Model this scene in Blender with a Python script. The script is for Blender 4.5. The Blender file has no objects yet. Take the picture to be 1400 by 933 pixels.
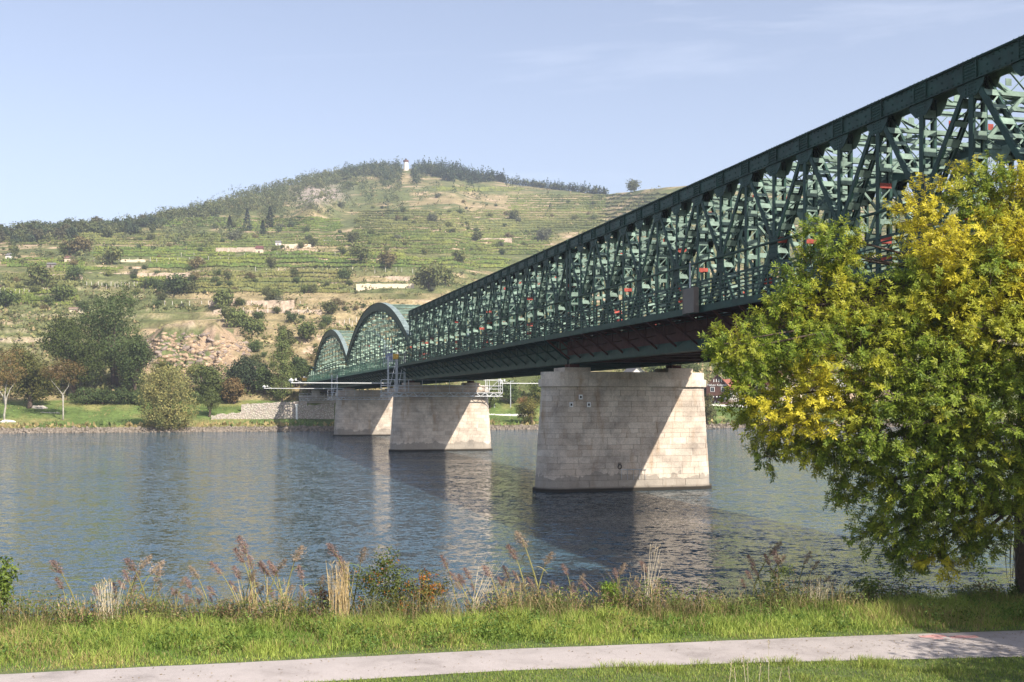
import bpy, math, random
import numpy as np
from mathutils import Vector, Matrix

random.seed(7)
rng = np.random.default_rng(11)
SC = bpy.context.scene
COL = SC.collection
R = math.radians

# ------------------------------------------------------------------ camera
F = 1500.0            # focal length in photo pixels (1400 wide)
CZ = 7.9              # camera height above the river
HY = 549.0            # horizon row in the photo
cam_d = bpy.data.cameras.new('camera')
cam = bpy.data.objects.new('camera', cam_d)
COL.objects.link(cam)
cam.location = (0, 0, CZ)
cam.rotation_euler = (R(90), 0, 0)
cam_d.sensor_width = 36.0
cam_d.lens = 36.0 * F / 1400.0
cam_d.shift_y = (HY - 466.5) / 1400.0
cam_d.clip_start = 0.5
cam_d.clip_end = 20000
SC.camera = cam

# ------------------------------------------------------------------ light
SUN_AZ = math.atan2(0.8209, -0.8617)       # clockwise from +Y
SUN_EL = R(40)
w = bpy.data.worlds.new('World')
SC.world = w
w.use_nodes = True
nt = w.node_tree
nt.nodes.clear()
sky = nt.nodes.new('ShaderNodeTexSky')
sky.sky_type = 'NISHITA'
sky.sun_disc = False
sky.sun_elevation = SUN_EL
sky.sun_rotation = SUN_AZ
sky.altitude = 200
sky.air_density = 1.0
sky.dust_density = 1.6
sky.ozone_density = 2.0
hs = nt.nodes.new('ShaderNodeHueSaturation')
hs.inputs['Saturation'].default_value = 0.75
nt.links.new(sky.outputs[0], hs.inputs['Color'])
# thin cirrus streaks over the whole sky
tc = nt.nodes.new('ShaderNodeTexCoord')
mp = nt.nodes.new('ShaderNodeMapping')
mp.inputs['Rotation'].default_value = (0.0, R(-28), R(20))
mp.inputs['Location'].default_value = (3.1, 0.7, 5.0)
mp.inputs['Scale'].default_value = (1.1, 1.1, 9.0)
nz = nt.nodes.new('ShaderNodeTexNoise')
nz.inputs['Scale'].default_value = 1.9
nz.inputs['Detail'].default_value = 7
nz.inputs['Roughness'].default_value = 0.6
nz.inputs['Distortion'].default_value = 0.5
rmp = nt.nodes.new('ShaderNodeValToRGB')
rmp.color_ramp.elements[0].position = 0.57
rmp.color_ramp.elements[0].color = (0, 0, 0, 1)
rmp.color_ramp.elements[1].position = 0.86
rmp.color_ramp.elements[1].color = (0.22, 0.22, 0.22, 1)
mix = nt.nodes.new('ShaderNodeMix')
mix.data_type = 'RGBA'
mix.inputs['B'].default_value = (9.2, 9.3, 9.9, 1)
nt.links.new(tc.outputs['Generated'], mp.inputs['Vector'])
nt.links.new(mp.outputs[0], nz.inputs['Vector'])
nt.links.new(nz.outputs['Fac'], rmp.inputs[0])
nt.links.new(rmp.outputs[0], mix.inputs['Factor'])
tint = nt.nodes.new('ShaderNodeMix')
tint.data_type = 'RGBA'
tint.blend_type = 'MULTIPLY'
tint.inputs['Factor'].default_value = 1.0
tint.inputs['B'].default_value = (1.0, 0.955, 0.985, 1)
nt.links.new(hs.outputs[0], tint.inputs['A'])
nt.links.new(tint.outputs['Result'], mix.inputs['A'])
bg = nt.nodes.new('ShaderNodeBackground')
bg.inputs['Strength'].default_value = 0.098
nt.links.new(mix.outputs['Result'], bg.inputs['Color'])
out = nt.nodes.new('ShaderNodeOutputWorld')
nt.links.new(bg.outputs[0], out.inputs['Surface'])

sun_d = bpy.data.lights.new('sun', 'SUN')
sun_d.energy = 4.1
sun_d.angle = R(0.53)
sun_d.color = (1.0, 0.93, 0.82)
sun = bpy.data.objects.new('sun', sun_d)
COL.objects.link(sun)
sdir = Vector((-0.8209, 0.8617, -1.0))
sun.rotation_euler = sdir.to_track_quat('-Z', 'Y').to_euler()
sun.location = (60, -80, 90)

SC.view_settings.view_transform = 'Standard'
SC.view_settings.look = 'None'
SC.view_settings.gamma = 1.0
SC.view_settings.use_curve_mapping = False
SC.view_settings.exposure = 1.12
SC.render.engine = 'CYCLES'
SC.cycles.use_denoising = True
SC.cycles.max_bounces = 6
SC.cycles.diffuse_bounces = 3
SC.cycles.glossy_bounces = 3
SC.cycles.transmission_bounces = 4
SC.cycles.volume_bounces = 0
SC.cycles.caustics_reflective = False
SC.cycles.caustics_refractive = False

# ------------------------------------------------------------------ frames
AL = math.atan2(417.0, F)
SA, CA = math.sin(AL), math.cos(AL)
U = np.array([-SA, CA])       # along the bridge, away from the camera
V = np.array([CA, SA])        # across the bridge, to the right
D0 = 31.29                    # distance of left truss plane from camera axis line
S_P = [92.6, 172.6, 252.6, 332.6]


def bw(s, wv, z):
    """bridge coordinates -> world"""
    p = s * U + (D0 + wv) * V
    return Vector((p[0], p[1], z))


def px(x, y, Y):
    """photo pixel at depth Y -> world"""
    return Vector(((x - 700) / F * Y, Y, CZ + (HY - y) / F * Y))

# ------------------------------------------------------------------ materials
MATS = {}


def newmat(name):
    m = bpy.data.materials.new(name)
    m.use_nodes = True
    MATS[name] = m
    t = m.node_tree
    b = t.nodes['Principled BSDF']
    return m, t, b


def N(t, typ, **kw):
    n = t.nodes.new(typ)
    for k, v in kw.items():
        if k in n.inputs.keys():
            n.inputs[k].default_value = v
        else:
            setattr(n, k, v)
    return n


def ramp(t, fac, stops):
    r = t.nodes.new('ShaderNodeValToRGB')
    e = r.color_ramp.elements
    while len(e) < len(stops):
        e.new(0.5)
    for q, (p, c) in zip(e, stops):
        q.position = p
        q.color = (c[0], c[1], c[2], 1)
    t.links.new(fac, r.inputs[0])
    return r.outputs[0]


def mixc(t, a, b, fac, mode='MIX'):
    m = t.nodes.new('ShaderNodeMix')
    m.data_type = 'RGBA'
    m.blend_type = mode
    for s, v in (('A', a), ('B', b), ('Factor', fac)):
        if hasattr(v, 'links') or hasattr(v, 'is_output'):
            t.links.new(v, m.inputs[s] if s != 'Factor' else m.inputs['Factor'])
        elif s == 'Factor':
            m.inputs['Factor'].default_value = v
        else:
            m.inputs[s].default_value = (v[0], v[1], v[2], 1)
    return m.outputs['Result']


def simple(name, c, rough=0.7, var=0.2, scale=3.0, metal=0.0, spec=0.4, bump=0.0):
    """flat colour with blotchy variation and optional bump"""
    m, t, b = newmat(name)
    g = N(t, 'ShaderNodeNewGeometry')
    n = N(t, 'ShaderNodeTexNoise', Scale=scale, Detail=5.0, Roughness=0.65)
    t.links.new(g.outputs['Position'], n.inputs['Vector'])
    lo = [max(0, x * (1 - var)) for x in c]
    hi = [min(1, x * (1 + var)) for x in c]
    t.links.new(ramp(t, n.outputs['Fac'], [(0.3, lo), (0.7, hi)]), b.inputs['Base Color'])
    b.inputs['Roughness'].default_value = rough
    b.inputs['Metallic'].default_value = metal
    b.inputs['Specular IOR Level'].default_value = spec
    if bump:
        bp = N(t, 'ShaderNodeBump', Strength=bump, Distance=0.03)
        t.links.new(n.outputs['Fac'], bp.inputs['Height'])
        t.links.new(bp.outputs[0], b.inputs['Normal'])
    return m


def leafmat(name, trans=0.3, rough=0.55, spec=0.35, gain=1.0):
    """foliage: colour from the mesh attribute, part of the light passes through"""
    m, t, b = newmat(name)
    a = N(t, 'ShaderNodeAttribute', attribute_name='Col')
    oi = N(t, 'ShaderNodeObjectInfo')
    hsv = N(t, 'ShaderNodeHueSaturation')
    mr = N(t, 'ShaderNodeMapRange')
    mr.inputs['To Min'].default_value = 0.8 * gain
    mr.inputs['To Max'].default_value = 1.2 * gain
    t.links.new(oi.outputs['Random'], mr.inputs['Value'])
    t.links.new(mr.outputs[0], hsv.inputs['Value'])
    t.links.new(a.outputs['Color'], hsv.inputs['Color'])
    t.links.new(hsv.outputs[0], b.inputs['Base Color'])
    b.inputs['Roughness'].default_value = rough
    b.inputs['Specular IOR Level'].default_value = spec
    tr = N(t, 'ShaderNodeBsdfTranslucent')
    t.links.new(hsv.outputs[0], tr.inputs['Color'])
    mx = N(t, 'ShaderNodeMixShader')
    mx.inputs[0].default_value = trans
    t.links.new(b.outputs[0], mx.inputs[1])
    t.links.new(tr.outputs[0], mx.inputs[2])
    t.links.new(mx.outputs[0], t.nodes['Material Output'].inputs['Surface'])
    return m


leafmat('leaf', 0.38, 0.5, 0.22)
leafmat('grass', 0.3, 0.6, 0.25)
leafmat('hill_leaf', 0.2, 0.7, 0.12, 1.15)
leafmat('reed', 0.2, 0.6, 0.2)


def steel(name, c, rust=0.25, rough=0.5):
    m, t, b = newmat(name)
    g = N(t, 'ShaderNodeNewGeometry')
    n = N(t, 'ShaderNodeTexNoise', Scale=1.3, Detail=6.0, Roughness=0.7)
    t.links.new(g.outputs['Position'], n.inputs['Vector'])
    n2 = N(t, 'ShaderNodeTexNoise', Scale=7.0, Detail=4.0, Roughness=0.7)
    t.links.new(g.outputs['Position'], n2.inputs['Vector'])
    base = ramp(t, n.outputs['Fac'], [(0.3, [x * 0.55 for x in c]), (0.7, [x * 1.45 for x in c])])
    grime = ramp(t, n2.outputs['Fac'], [(0.62, (0, 0, 0)), (0.8, (1, 1, 1))])
    gm = N(t, 'ShaderNodeMath', operation='MULTIPLY')
    t.links.new(grime, gm.inputs[0])
    gm.inputs[1].default_value = rust
    t.links.new(mixc(t, base, (0.10, 0.055, 0.03), gm.outputs[0]), b.inputs['Base Color'])
    b.inputs['Roughness'].default_value = rough
    b.inputs['Specular IOR Level'].default_value = 0.2
    bp = N(t, 'ShaderNodeBump', Strength=0.25, Distance=0.02)
    t.links.new(n2.outputs['Fac'], bp.inputs['Height'])
    t.links.new(bp.outputs[0], b.inputs['Normal'])
    return m


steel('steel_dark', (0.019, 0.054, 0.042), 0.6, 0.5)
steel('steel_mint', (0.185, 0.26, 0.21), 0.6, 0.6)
steel('steel_edge', (0.09, 0.20, 0.14), 0.3, 0.5)
steel('steel_pale', (0.30, 0.40, 0.31), 0.4, 0.6)
steel('primer_red', (0.36, 0.075, 0.055), 0.2, 0.7)
steel('primer_brown', (0.085, 0.034, 0.028), 0.3, 0.7)
steel('galv', (0.42, 0.44, 0.46), 0.05, 0.45)
steel('alu', (0.58, 0.59, 0.60), 0.02, 0.45)
simple('boom_white', (0.55, 0.55, 0.54), 0.5, 0.1, 2)
simple('white_paint', (0.78, 0.78, 0.76), 0.5, 0.06, 2)
simple('asphalt_road', (0.07, 0.07, 0.07), 0.9, 0.2, 2)
simple('yellow_paint', (0.60, 0.36, 0.05), 0.5, 0.1)
simple('blue_tarp', (0.16, 0.19, 0.33), 0.6, 0.3, 2)
simple('bark', (0.085, 0.06, 0.045), 0.9, 0.45, 9, bump=0.8)
simple('bark_pale', (0.36, 0.33, 0.28), 0.85, 0.3, 2.5, bump=0.4)
simple('twig', (0.12, 0.085, 0.05), 0.9, 0.3, 4)
simple('plaster_white', (0.74, 0.70, 0.64), 0.9, 0.08, 0.8)
simple('plaster_cream', (0.66, 0.55, 0.40), 0.9, 0.12, 0.8)
simple('timber_brown', (0.085, 0.035, 0.025), 0.8, 0.3, 2)
simple('roof_tile', (0.30, 0.11, 0.07), 0.85, 0.3, 2.5)
simple('roof_dark', (0.13, 0.055, 0.05), 0.85, 0.3, 2.5)
simple('roof_slate', (0.16, 0.15, 0.15), 0.8, 0.2, 2)
simple('glass_dark', (0.03, 0.035, 0.04), 0.08, 0.2, 1, spec=0.6)
simple('sign_grey', (0.16, 0.13, 0.11), 0.6, 0.15, 1)
simple('sign_dark', (0.03, 0.03, 0.03), 0.6, 0.1)
simple('boulder', (0.20, 0.165, 0.13), 0.9, 0.4, 1.2, bump=0.4)
simple('boulder_pale', (0.62, 0.58, 0.52), 0.9, 0.2, 1.5, bump=0.3)
simple('concrete', (0.42, 0.38, 0.33), 0.9, 0.2, 0.7, bump=0.2)

# ------------------------------------------------------------------ mesh helpers


class MB:
    def __init__(self):
        self.v, self.f, self.m = [], [], []

    def add(self, verts, faces, mat=0):
        o = len(self.v)
        self.v += [tuple(p) for p in verts]
        for i, f in enumerate(faces):
            self.f.append(tuple(o + q for q in f))
            self.m.append(mat[i] if isinstance(mat, (list, tuple)) else mat)

    def box(self, c, s, mat=0, M=None):
        """faces in order -x +x -y +y -z +z"""
        x, y, z = s[0] / 2, s[1] / 2, s[2] / 2
        vs = [Vector((a * x, b * y, d * z)) for a in (-1, 1) for b in (-1, 1) for d in (-1, 1)]
        if M is not None:
            vs = [M @ p for p in vs]
        c = Vector(c)
        vs = [p + c for p in vs]
        self.add(vs, [(0, 1, 3, 2), (4, 6, 7, 5), (0, 4, 5, 1), (2, 3, 7, 6), (0, 2, 6, 4), (1, 5, 7, 3)], mat)

    def beam(self, p0, p1, a, b, mat=0, up=(0, 0, 1)):
        """bar from p0 to p1, a across, b along up"""
        p0, p1 = Vector(p0), Vector(p1)
        d = (p1 - p0)
        L = d.length
        d.normalize()
        u = Vector(up)
        x = d.cross(u)
        if x.length < 1e-4:
            x = d.cross(Vector((1, 0, 0)))
        x.normalize()
        u = x.cross(d)
        M = Matrix((x, d, u)).transposed()
        self.box((p0 + p1) / 2, (a, L, b), mat, M)

    def tube(self, pts, rad, n=6, mat=0, cap=True):
        pts = [Vector(p) for p in pts]
        rings = []
        for i, p in enumerate(pts):
            d = (pts[min(i + 1, len(pts) - 1)] - pts[max(i - 1, 0)]).normalized()
            x = d.cross(Vector((0.31, 0.95, 0.05)))
            if x.length < 1e-3:
                x = d.cross(Vector((1, 0, 0)))
            x.normalize()
            y = d.cross(x)
            r = rad[i] if hasattr(rad, '__len__') else rad
            rings.append([p + (x * math.cos(2 * math.pi * k / n) + y * math.sin(2 * math.pi * k / n)) * r for k in range(n)])
        o = len(self.v)
        for r_ in rings:
            self.v += [tuple(q) for q in r_]
        for i in range(len(rings) - 1):
            for k in range(n):
                a, b = o + i * n + k, o + i * n + (k + 1) % n
                self.f.append((a, b, b + n, a + n))
                self.m.append(mat)
        if cap:
            self.f.append(tuple(o + k for k in range(n))[::-1])
            self.m.append(mat)
            self.f.append(tuple(o + (len(rings) - 1) * n + k for k in range(n)))
            self.m.append(mat)

    def mesh(self, name, mats, smooth=False):
        me = bpy.data.meshes.new(name)
        me.from_pydata(self.v, [], self.f)
        for mm in mats:
            me.materials.append(MATS[mm])
        me.polygons.foreach_set('material_index', self.m)
        if smooth:
            me.polygons.foreach_set('use_smooth', [True] * len(self.f))
        me.update()
        return me

    def build(self, name, mats, parent=None, smooth=False, loc=None):
        if isinstance(mats, str):
            mats = [mats]
        return obj(name, self.mesh(name, mats, smooth), parent, loc)


def obj(name, me, parent=None, loc=None, rot=None):
    o = bpy.data.objects.new(name, me)
    COL.objects.link(o)
    if parent is not None:
        o.parent = parent
    if loc is not None:
        o.location = loc
    if rot is not None:
        o.rotation_euler = rot
    return o


def tag(o, label=None, cat=None, group=None, kind=None):
    if label:
        o['label'] = label
    if cat:
        o['category'] = cat
    if group:
        o['group'] = group
    if kind:
        o['kind'] = kind
    return o


def thing(name, label, cat, loc=(0, 0, 0), rz=0.0, group=None):
    o = bpy.data.objects.new(name, None)
    COL.objects.link(o)
    o.empty_display_size = 0.3
    o.location = loc
    o.rotation_euler = (0, 0, rz)
    return tag(o, label, cat, group)


ONES = 'first second third fourth fifth sixth seventh eighth ninth tenth eleventh twelfth thirteenth fourteenth fifteenth sixteenth seventeenth eighteenth nineteenth'.split()
TENS = ['', '', 'twenty', 'thirty', 'forty', 'fifty', 'sixty', 'seventy', 'eighty', 'ninety']


def ordinal(n):
    if n < 20:
        return ONES[n - 1]
    t_, o_ = divmod(n, 10)
    return TENS[t_][:-1] + 'ieth' if o_ == 0 else TENS[t_] + '-' + ONES[o_ - 1]


def number_from_left(objs, text):
    """labels that tell a row of look-alikes apart by their order in the picture"""
    objs = sorted(objs, key=lambda o: o.location.x / o.location.y)
    for k, o in enumerate(objs):
        o['label'] = text.format(ordinal(k + 1)) if k else text.format('leftmost').replace('leftmost from the left', 'leftmost')


def copy_tree(o, parent=None):
    c = o.copy()
    COL.objects.link(c)
    c.parent = parent
    for ch in o.children:
        copy_tree(ch, c)
    return c


def mesh_np(name, verts, faces, mat, cols=None, smooth=False):
    """verts (N,3), faces (M,k), colour per vertex (N,3)"""
    verts = np.ascontiguousarray(verts, dtype=np.float32)
    faces = np.ascontiguousarray(faces, dtype=np.int32)
    me = bpy.data.meshes.new(name)
    me.vertices.add(len(verts))
    me.vertices.foreach_set('co', verts.ravel())
    k = faces.shape[1]
    me.loops.add(faces.size)
    me.loops.foreach_set('vertex_index', faces.ravel())
    me.polygons.add(len(faces))
    me.polygons.foreach_set('loop_start', np.arange(0, faces.size, k, dtype=np.int32))
    me.polygons.foreach_set('loop_total', np.full(len(faces), k, dtype=np.int32))
    if smooth:
        me.polygons.foreach_set('use_smooth', np.ones(len(faces), dtype=bool))
    if cols is not None:
        at = me.color_attributes.new('Col', 'FLOAT_COLOR', 'POINT')
        c4 = np.ones((len(verts), 4), dtype=np.float32)
        c4[:, :3] = cols
        at.data.foreach_set('color', c4.ravel())
    me.materials.append(MATS[mat])
    me.update(calc_edges=True)
    me.validate()
    return me


def unit(a):
    return a / (np.linalg.norm(a, axis=1, keepdims=True) + 1e-9)


def diamonds(P, D, Nn, L, W):
    """leaf-shaped quads: base P, direction D, side from normal, length L, width W -> verts (n*4,3)"""
    D = unit(D)
    S = unit(np.cross(D, Nn))
    L = np.asarray(L)[:, None]
    W = np.asarray(W)[:, None]
    up = unit(np.cross(S, D))
    a = P
    b = P + D * L * 0.45 + S * W * 0.5 + up * W * 0.12
    c = P + D * L
    d = P + D * L * 0.45 - S * W * 0.5 + up * W * 0.12
    n = len(P)
    v = np.empty((n, 4, 3))
    v[:, 0], v[:, 1], v[:, 2], v[:, 3] = a, b, c, d
    return v.reshape(-1, 3)


def quads(n):
    return np.arange(n * 4).reshape(n, 4)


def rdir(n, g=rng):
    return unit(g.normal(size=(n, 3)))


def _h(i, j, seed):
    n = (i * 374761393 + j * 668265263 + seed * 1442695) & 0xffffffff
    n = ((n ^ (n >> 13)) * 1274126177) & 0xffffffff
    return ((n ^ (n >> 16)) & 0xffff) / 65535.0


def vnoise(x, y, seed=0):
    x = np.asarray(x, dtype=float)
    y = np.asarray(y, dtype=float)
    i, j = np.floor(x).astype(np.int64), np.floor(y).astype(np.int64)
    fx, fy = x - i, y - j
    fx = fx * fx * (3 - 2 * fx)
    fy = fy * fy * (3 - 2 * fy)
    a, b = _h(i, j, seed), _h(i + 1, j, seed)
    c, d = _h(i, j + 1, seed), _h(i + 1, j + 1, seed)
    return (a * (1 - fx) + b * fx) * (1 - fy) + (c * (1 - fx) + d * fx) * fy


def fbm(x, y, o=4, seed=0):
    s, a, t = 0.0, 1.0, 0.0
    for k in range(o):
        s = s + a * vnoise(np.asarray(x) * 2 ** k, np.asarray(y) * 2 ** k, seed + k)
        t += a
        a *= 0.5
    return s / t - 0.5


def sstep(a, b, x):
    t = np.clip((x - a) / (b - a), 0, 1)
    return t * t * (3 - 2 * t)

# ------------------------------------------------------------------ river
m, t, b = newmat('water')
g = N(t, 'ShaderNodeNewGeometry')
mpn = N(t, 'ShaderNodeMapping')
mpn.inputs['Rotation'].default_value = (0, 0, -AL)
mpn.inputs['Scale'].default_value = (0.72, 1.0, 1.0)
t.links.new(g.outputs['Position'], mpn.inputs['Vector'])
# calmer and rougher patches drift along the stream
pat = N(t, 'ShaderNodeTexNoise', Scale=0.03, Detail=4.0, Roughness=0.6, Distortion=0.8)
mp2 = N(t, 'ShaderNodeMapping')
mp2.inputs['Rotation'].default_value = (0, 0, -AL)
mp2.inputs['Scale'].default_value = (0.5, 2.2, 1.0)
t.links.new(g.outputs['Position'], mp2.inputs['Vector'])
t.links.new(mp2.outputs[0], pat.inputs['Vector'])
st = N(t, 'ShaderNodeMapRange')
st.inputs['From Min'].default_value = 0.35
st.inputs['From Max'].default_value = 0.65
st.inputs['To Min'].default_value = 0.55
st.inputs['To Max'].default_value = 1.75
t.links.new(pat.outputs['Fac'], st.inputs['Value'])
# ripple slopes: two independent noise channels tilt the surface normal
tot = None
for sc_, det, amp in ((0.22, 2.0, 0.22), (1.0, 2.0, 0.90), (3.2, 2.0, 1.6), (8.0, 2.0, 1.4)):
    n_ = N(t, 'ShaderNodeTexNoise', Scale=sc_, Detail=det, Roughness=0.6, Distortion=0.3)
    t.links.new(mpn.outputs[0], n_.inputs['Vector'])
    sb = N(t, 'ShaderNodeVectorMath', operation='SUBTRACT')
    t.links.new(n_.outputs['Color'], sb.inputs[0])
    sb.inputs[1].default_value = (0.5, 0.5, 0.5)
    ml = N(t, 'ShaderNodeVectorMath', operation='MULTIPLY')
    t.links.new(sb.outputs[0], ml.inputs[0])
    ml.inputs[1].default_value = (amp * 0.7, amp, 0.0)
    if tot is None:
        tot = ml.outputs[0]
    else:
        ad = N(t, 'ShaderNodeVectorMath', operation='ADD')
        t.links.new(tot, ad.inputs[0])
        t.links.new(ml.outputs[0], ad.inputs[1])
        tot = ad.outputs[0]
sc2 = N(t, 'ShaderNodeVectorMath', operation='SCALE')
t.links.new(tot, sc2.inputs[0])
t.links.new(st.outputs[0], sc2.inputs['Scale'])
up_ = N(t, 'ShaderNodeVectorMath', operation='ADD')
t.links.new(sc2.outputs[0], up_.inputs[0])
up_.inputs[1].default_value = (0, 0, 1)
nrm = N(t, 'ShaderNodeVectorMath', operation='NORMALIZE')
t.links.new(up_.outputs[0], nrm.inputs[0])
t.links.new(nrm.outputs[0], b.inputs['Normal'])
t.links.new(ramp(t, pat.outputs['Fac'], [(0.35, (0.038, 0.070, 0.090)), (0.65, (0.052, 0.088, 0.108))]), b.inputs['Base Color'])
b.inputs['Roughness'].default_value = 0.06
b.inputs['IOR'].default_value = 1.75
b.inputs['Specular IOR Level'].default_value = 0.5

mb = MB()
mb.add([(-2500, -380, 0), (2500, -380, 0), (2500, 2500, 0), (-2500, 2500, 0)], [(0, 1, 2, 3)])
tag(mb.build('river_water', 'water'), kind='structure')

# ------------------------------------------------------------------ far terrain
SKX = np.array([-900, -500, 0, 60, 110, 160, 215, 260, 300, 340, 380, 420, 460, 500, 540, 620, 650, 690, 740, 800, 830, 870, 910, 950, 1050, 1200, 1400, 1800, 2300.])
SKY = np.array([330, 325, 324, 318, 314, 312, 305, 296, 283, 268, 256, 247, 241, 235, 231, 232, 243, 250, 256, 264, 267, 262, 257, 254, 262, 274, 268, 275, 300.])
YCX = np.array([-900, 0, 110, 215, 300, 380, 460, 540, 640, 740, 830, 900, 1000, 1400, 2300.])
YCY = np.array([760, 760, 800, 860, 980, 1150, 1260, 1300, 1300, 1230, 1120, 980, 950, 950, 950.])


def bank_Y(k):
    return 293.0 / (CA - k * SA)


def zfar(k, Y):
    """height of the far shore and the hill; k = X / Y"""
    k, Y = np.broadcast_arrays(np.asarray(k, float), np.asarray(Y, float))
    xp = 700 + F * k
    X = k * Y
    Yb = bank_Y(k) + 1.2 * fbm(X / 6, X * 0 + 3, 3, 5)
    d = Y - Yb
    Yf = Yb + 42
    zb = np.interp(d, [-8, -0.5, 0.4, 2.4, 6, 20, 36, 42], [-2.2, -0.25, 0.15, 1.15, 1.7, 3.4, 7.2, 8.2])
    zb = zb + 0.25 * fbm(X / 7, Y / 7, 3, 9) * (d > 3)
    ys = np.interp(xp, SKX, SKY)
    Yc = np.interp(xp, YCX, YCY)
    tau = np.log(np.maximum(Y, Yf) / Yf) / np.log(Yc / Yf)
    ys = ys + 3.0 * fbm(xp / 40, xp * 0 + 1, 3, 21)
    yp = (HY - 1) - (HY - 1 - ys) * np.clip(tau, 0, 1) ** 0.7
    zh = CZ + (HY - yp) / F * np.minimum(Y, Yc) + 8.2 - (CZ + 1.0 / F * Yf) * 1.0
    zh = zh - np.maximum(Y - Yc, 0) * 0.22
    zh = zh + (16 * fbm(X / 160, Y / 160, 4, 31) * sstep(0.02, 0.3, tau) * (1 - sstep(0.75, 1.0, tau)))
    # terraces held by dry-stone walls
    h = 4.6
    q = (zh + 7 * fbm(X / 220, Y / 220, 3, 41)) / h
    n = np.floor(q)
    fr = q - n
    stp = n + 0.45 * fr + 0.55 * sstep(0.80, 0.97, fr)
    amt = sstep(0.05, 0.12, tau) * (1 - sstep(0.55, 0.72, tau))
    amt = amt * sstep(-0.25, 0.0, fbm(X / 90, Y / 60, 3, 51) + 0.06) * np.interp(xp, [0, 560, 760, 1400], [1, 1, 0.45, 0.5])
    zh = zh + amt * (stp - q) * h
    # the old quarry face
    xw = xp + 40 * fbm(Y / 12, xp / 60, 3, 65)
    ins = sstep(170, 225, xw) * (1 - sstep(290, 350, xw))
    rough = 16 * fbm(X / 14, Y / 40, 4, 61) + 9 * fbm(X / 4, Y / 16, 3, 62)
    cut = np.clip(ins * (1 - sstep(372, 420, Y)) * sstep(Yf + 2, Yf + 8, Y), 0, 1)
    zh = zh * (1 - cut) + (12 + 23 * sstep(342, 374, Y + rough) + 5.0 * fbm(X / 10, Y / 5, 4, 63) + 2.5 * fbm(X / 2.5, Y / 2.0, 3, 64)) * cut
    # summit crag
    cr = np.exp(-((xp - 435) / 26) ** 2) * np.exp(-((tau - 0.80) / 0.05) ** 2)
    zh = zh + cr * (16 + 26 * fbm(X / 22, Y / 22, 4, 71))
    return np.where(Y < Yf, zb, zh), tau, d


kk = np.concatenate([np.linspace(-1.0, -0.51, 30), np.linspace(-0.5, 0.5, 600), np.linspace(0.51, 1.0, 30)])
NC, NR = len(kk), 370
Kg = kk[:, None]
bnk = np.concatenate([np.array([-8, -3, -0.5, 0.4, 1.2, 2.4, 4, 6, 9, 13, 17, 21, 26, 31, 36, 40]), ])
tt = np.linspace(0.0, 1.0, NR)
Ycg = np.interp(700 + F * kk, YCX, YCY)[:, None]
Yfg = (bank_Y(kk) + 42)[:, None]
Yhill = Yfg * (Ycg / Yfg) ** (tt[None, :] ** 1.0)
Ybank = bank_Y(kk)[:, None] + bnk[None, :]
back = np.array([20, 60, 140, 300, 600, 1100])
Yback = Ycg + back[None, :]
YG = np.concatenate([Ybank, Yhill, Yback], axis=1)
KG = np.repeat(Kg, YG.shape[1], axis=1)
ZG, TG, DG = zfar(KG, YG)
XG = KG * YG
YP = HY - (ZG - CZ) / YG * F            # photo row of each ground vertex
XP = 700 + F * KG
NRT = YG.shape[1]

# slope and colour of the ground
dz = np.gradient(ZG, axis=1) / np.maximum(np.gradient(YG, axis=1), 1e-3)
steep = sstep(0.75, 1.5, np.abs(dz))
nA = fbm(XG / 60, YG / 45, 4, 81)
nB = fbm(XG / 14, YG / 10, 4, 83)
nC = fbm(XG / 4, YG / 3, 3, 85)


def c3(c):
    return np.array(c)[None, None, :]


def lerp(a, b_, f):
    return a * (1 - f[..., None]) + b_ * f[..., None]


green = c3((0.115, 0.130, 0.050))
olive = c3((0.185, 0.165, 0.075))
ochre = c3((0.32, 0.245, 0.135))
earth = c3((0.37, 0.275, 0.19))
stone = c3((0.40, 0.315, 0.235))
lawn = c3((0.115, 0.165, 0.045))
gc = lerp(green + 0 * ZG[..., None], olive, sstep(-0.15, 0.2, nA + nB * 0.5))
dry = sstep(-0.05, 0.20, nA * 0.7 + nB * 0.7 + 0.10 * np.exp(-((XP - 420) / 130) ** 2) * (YP > 400) * 3 + 0.10 * ((XP > 560) & (XP < 760) & (YP > 262) & (YP < 300)) * 2 - 0.05)
gc = lerp(gc, ochre, dry * 0.75)
gc = lerp(gc, earth, sstep(0.12, 0.25, nB + 0.25 * nC) * dry)
hill = (TG > 0.0) & (DG > 41)
gc = np.where(hill[..., None], lerp(gc, stone, steep * sstep(-0.25, 0.05, nB + nC * 0.5)), gc)
rock_b = c3((0.36, 0.26, 0.165))
qz = sstep(185, 215, XP) * (1 - sstep(318, 345, XP)) * sstep(438, 455, YP) * (1 - sstep(515, 530, YP)) * hill
gc = lerp(gc, lerp(rock_b + 0 * gc, c3((0.24, 0.17, 0.13)), sstep(-0.02, 0.2, nC + nB * 0.5)), qz * sstep(-0.35, -0.05, nB + steep * 0.4))
vegq = qz * sstep(0.02, 0.14, nB + 0.4 * nC + 0.1 * nA)
gc = lerp(gc, c3((0.10, 0.115, 0.045)), vegq)
crg = np.exp(-((XP - 435) / 30) ** 2) * np.exp(-((YP - 265) / 12) ** 2)
gc = lerp(gc, c3((0.30, 0.25, 0.21)), np.clip(crg * 2.0 * sstep(-0.25, 0.0, nB + nC), 0, 1))
bankm = (DG > 3.2) & (DG <= 41)
gb = lerp(lawn + 0 * gc, c3((0.20, 0.19, 0.07)), sstep(0.0, 0.25, nB + nC * 0.5 + 0.15 * (DG < 7)))
gc = np.where(bankm[..., None], gb, gc)
rip = DG <= 3.2
gc = np.where(rip[..., None], lerp(c3((0.22, 0.185, 0.145)) + 0 * gc, c3((0.09, 0.075, 0.055)), sstep(-0.1, 0.15, nC)), gc)
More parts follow.
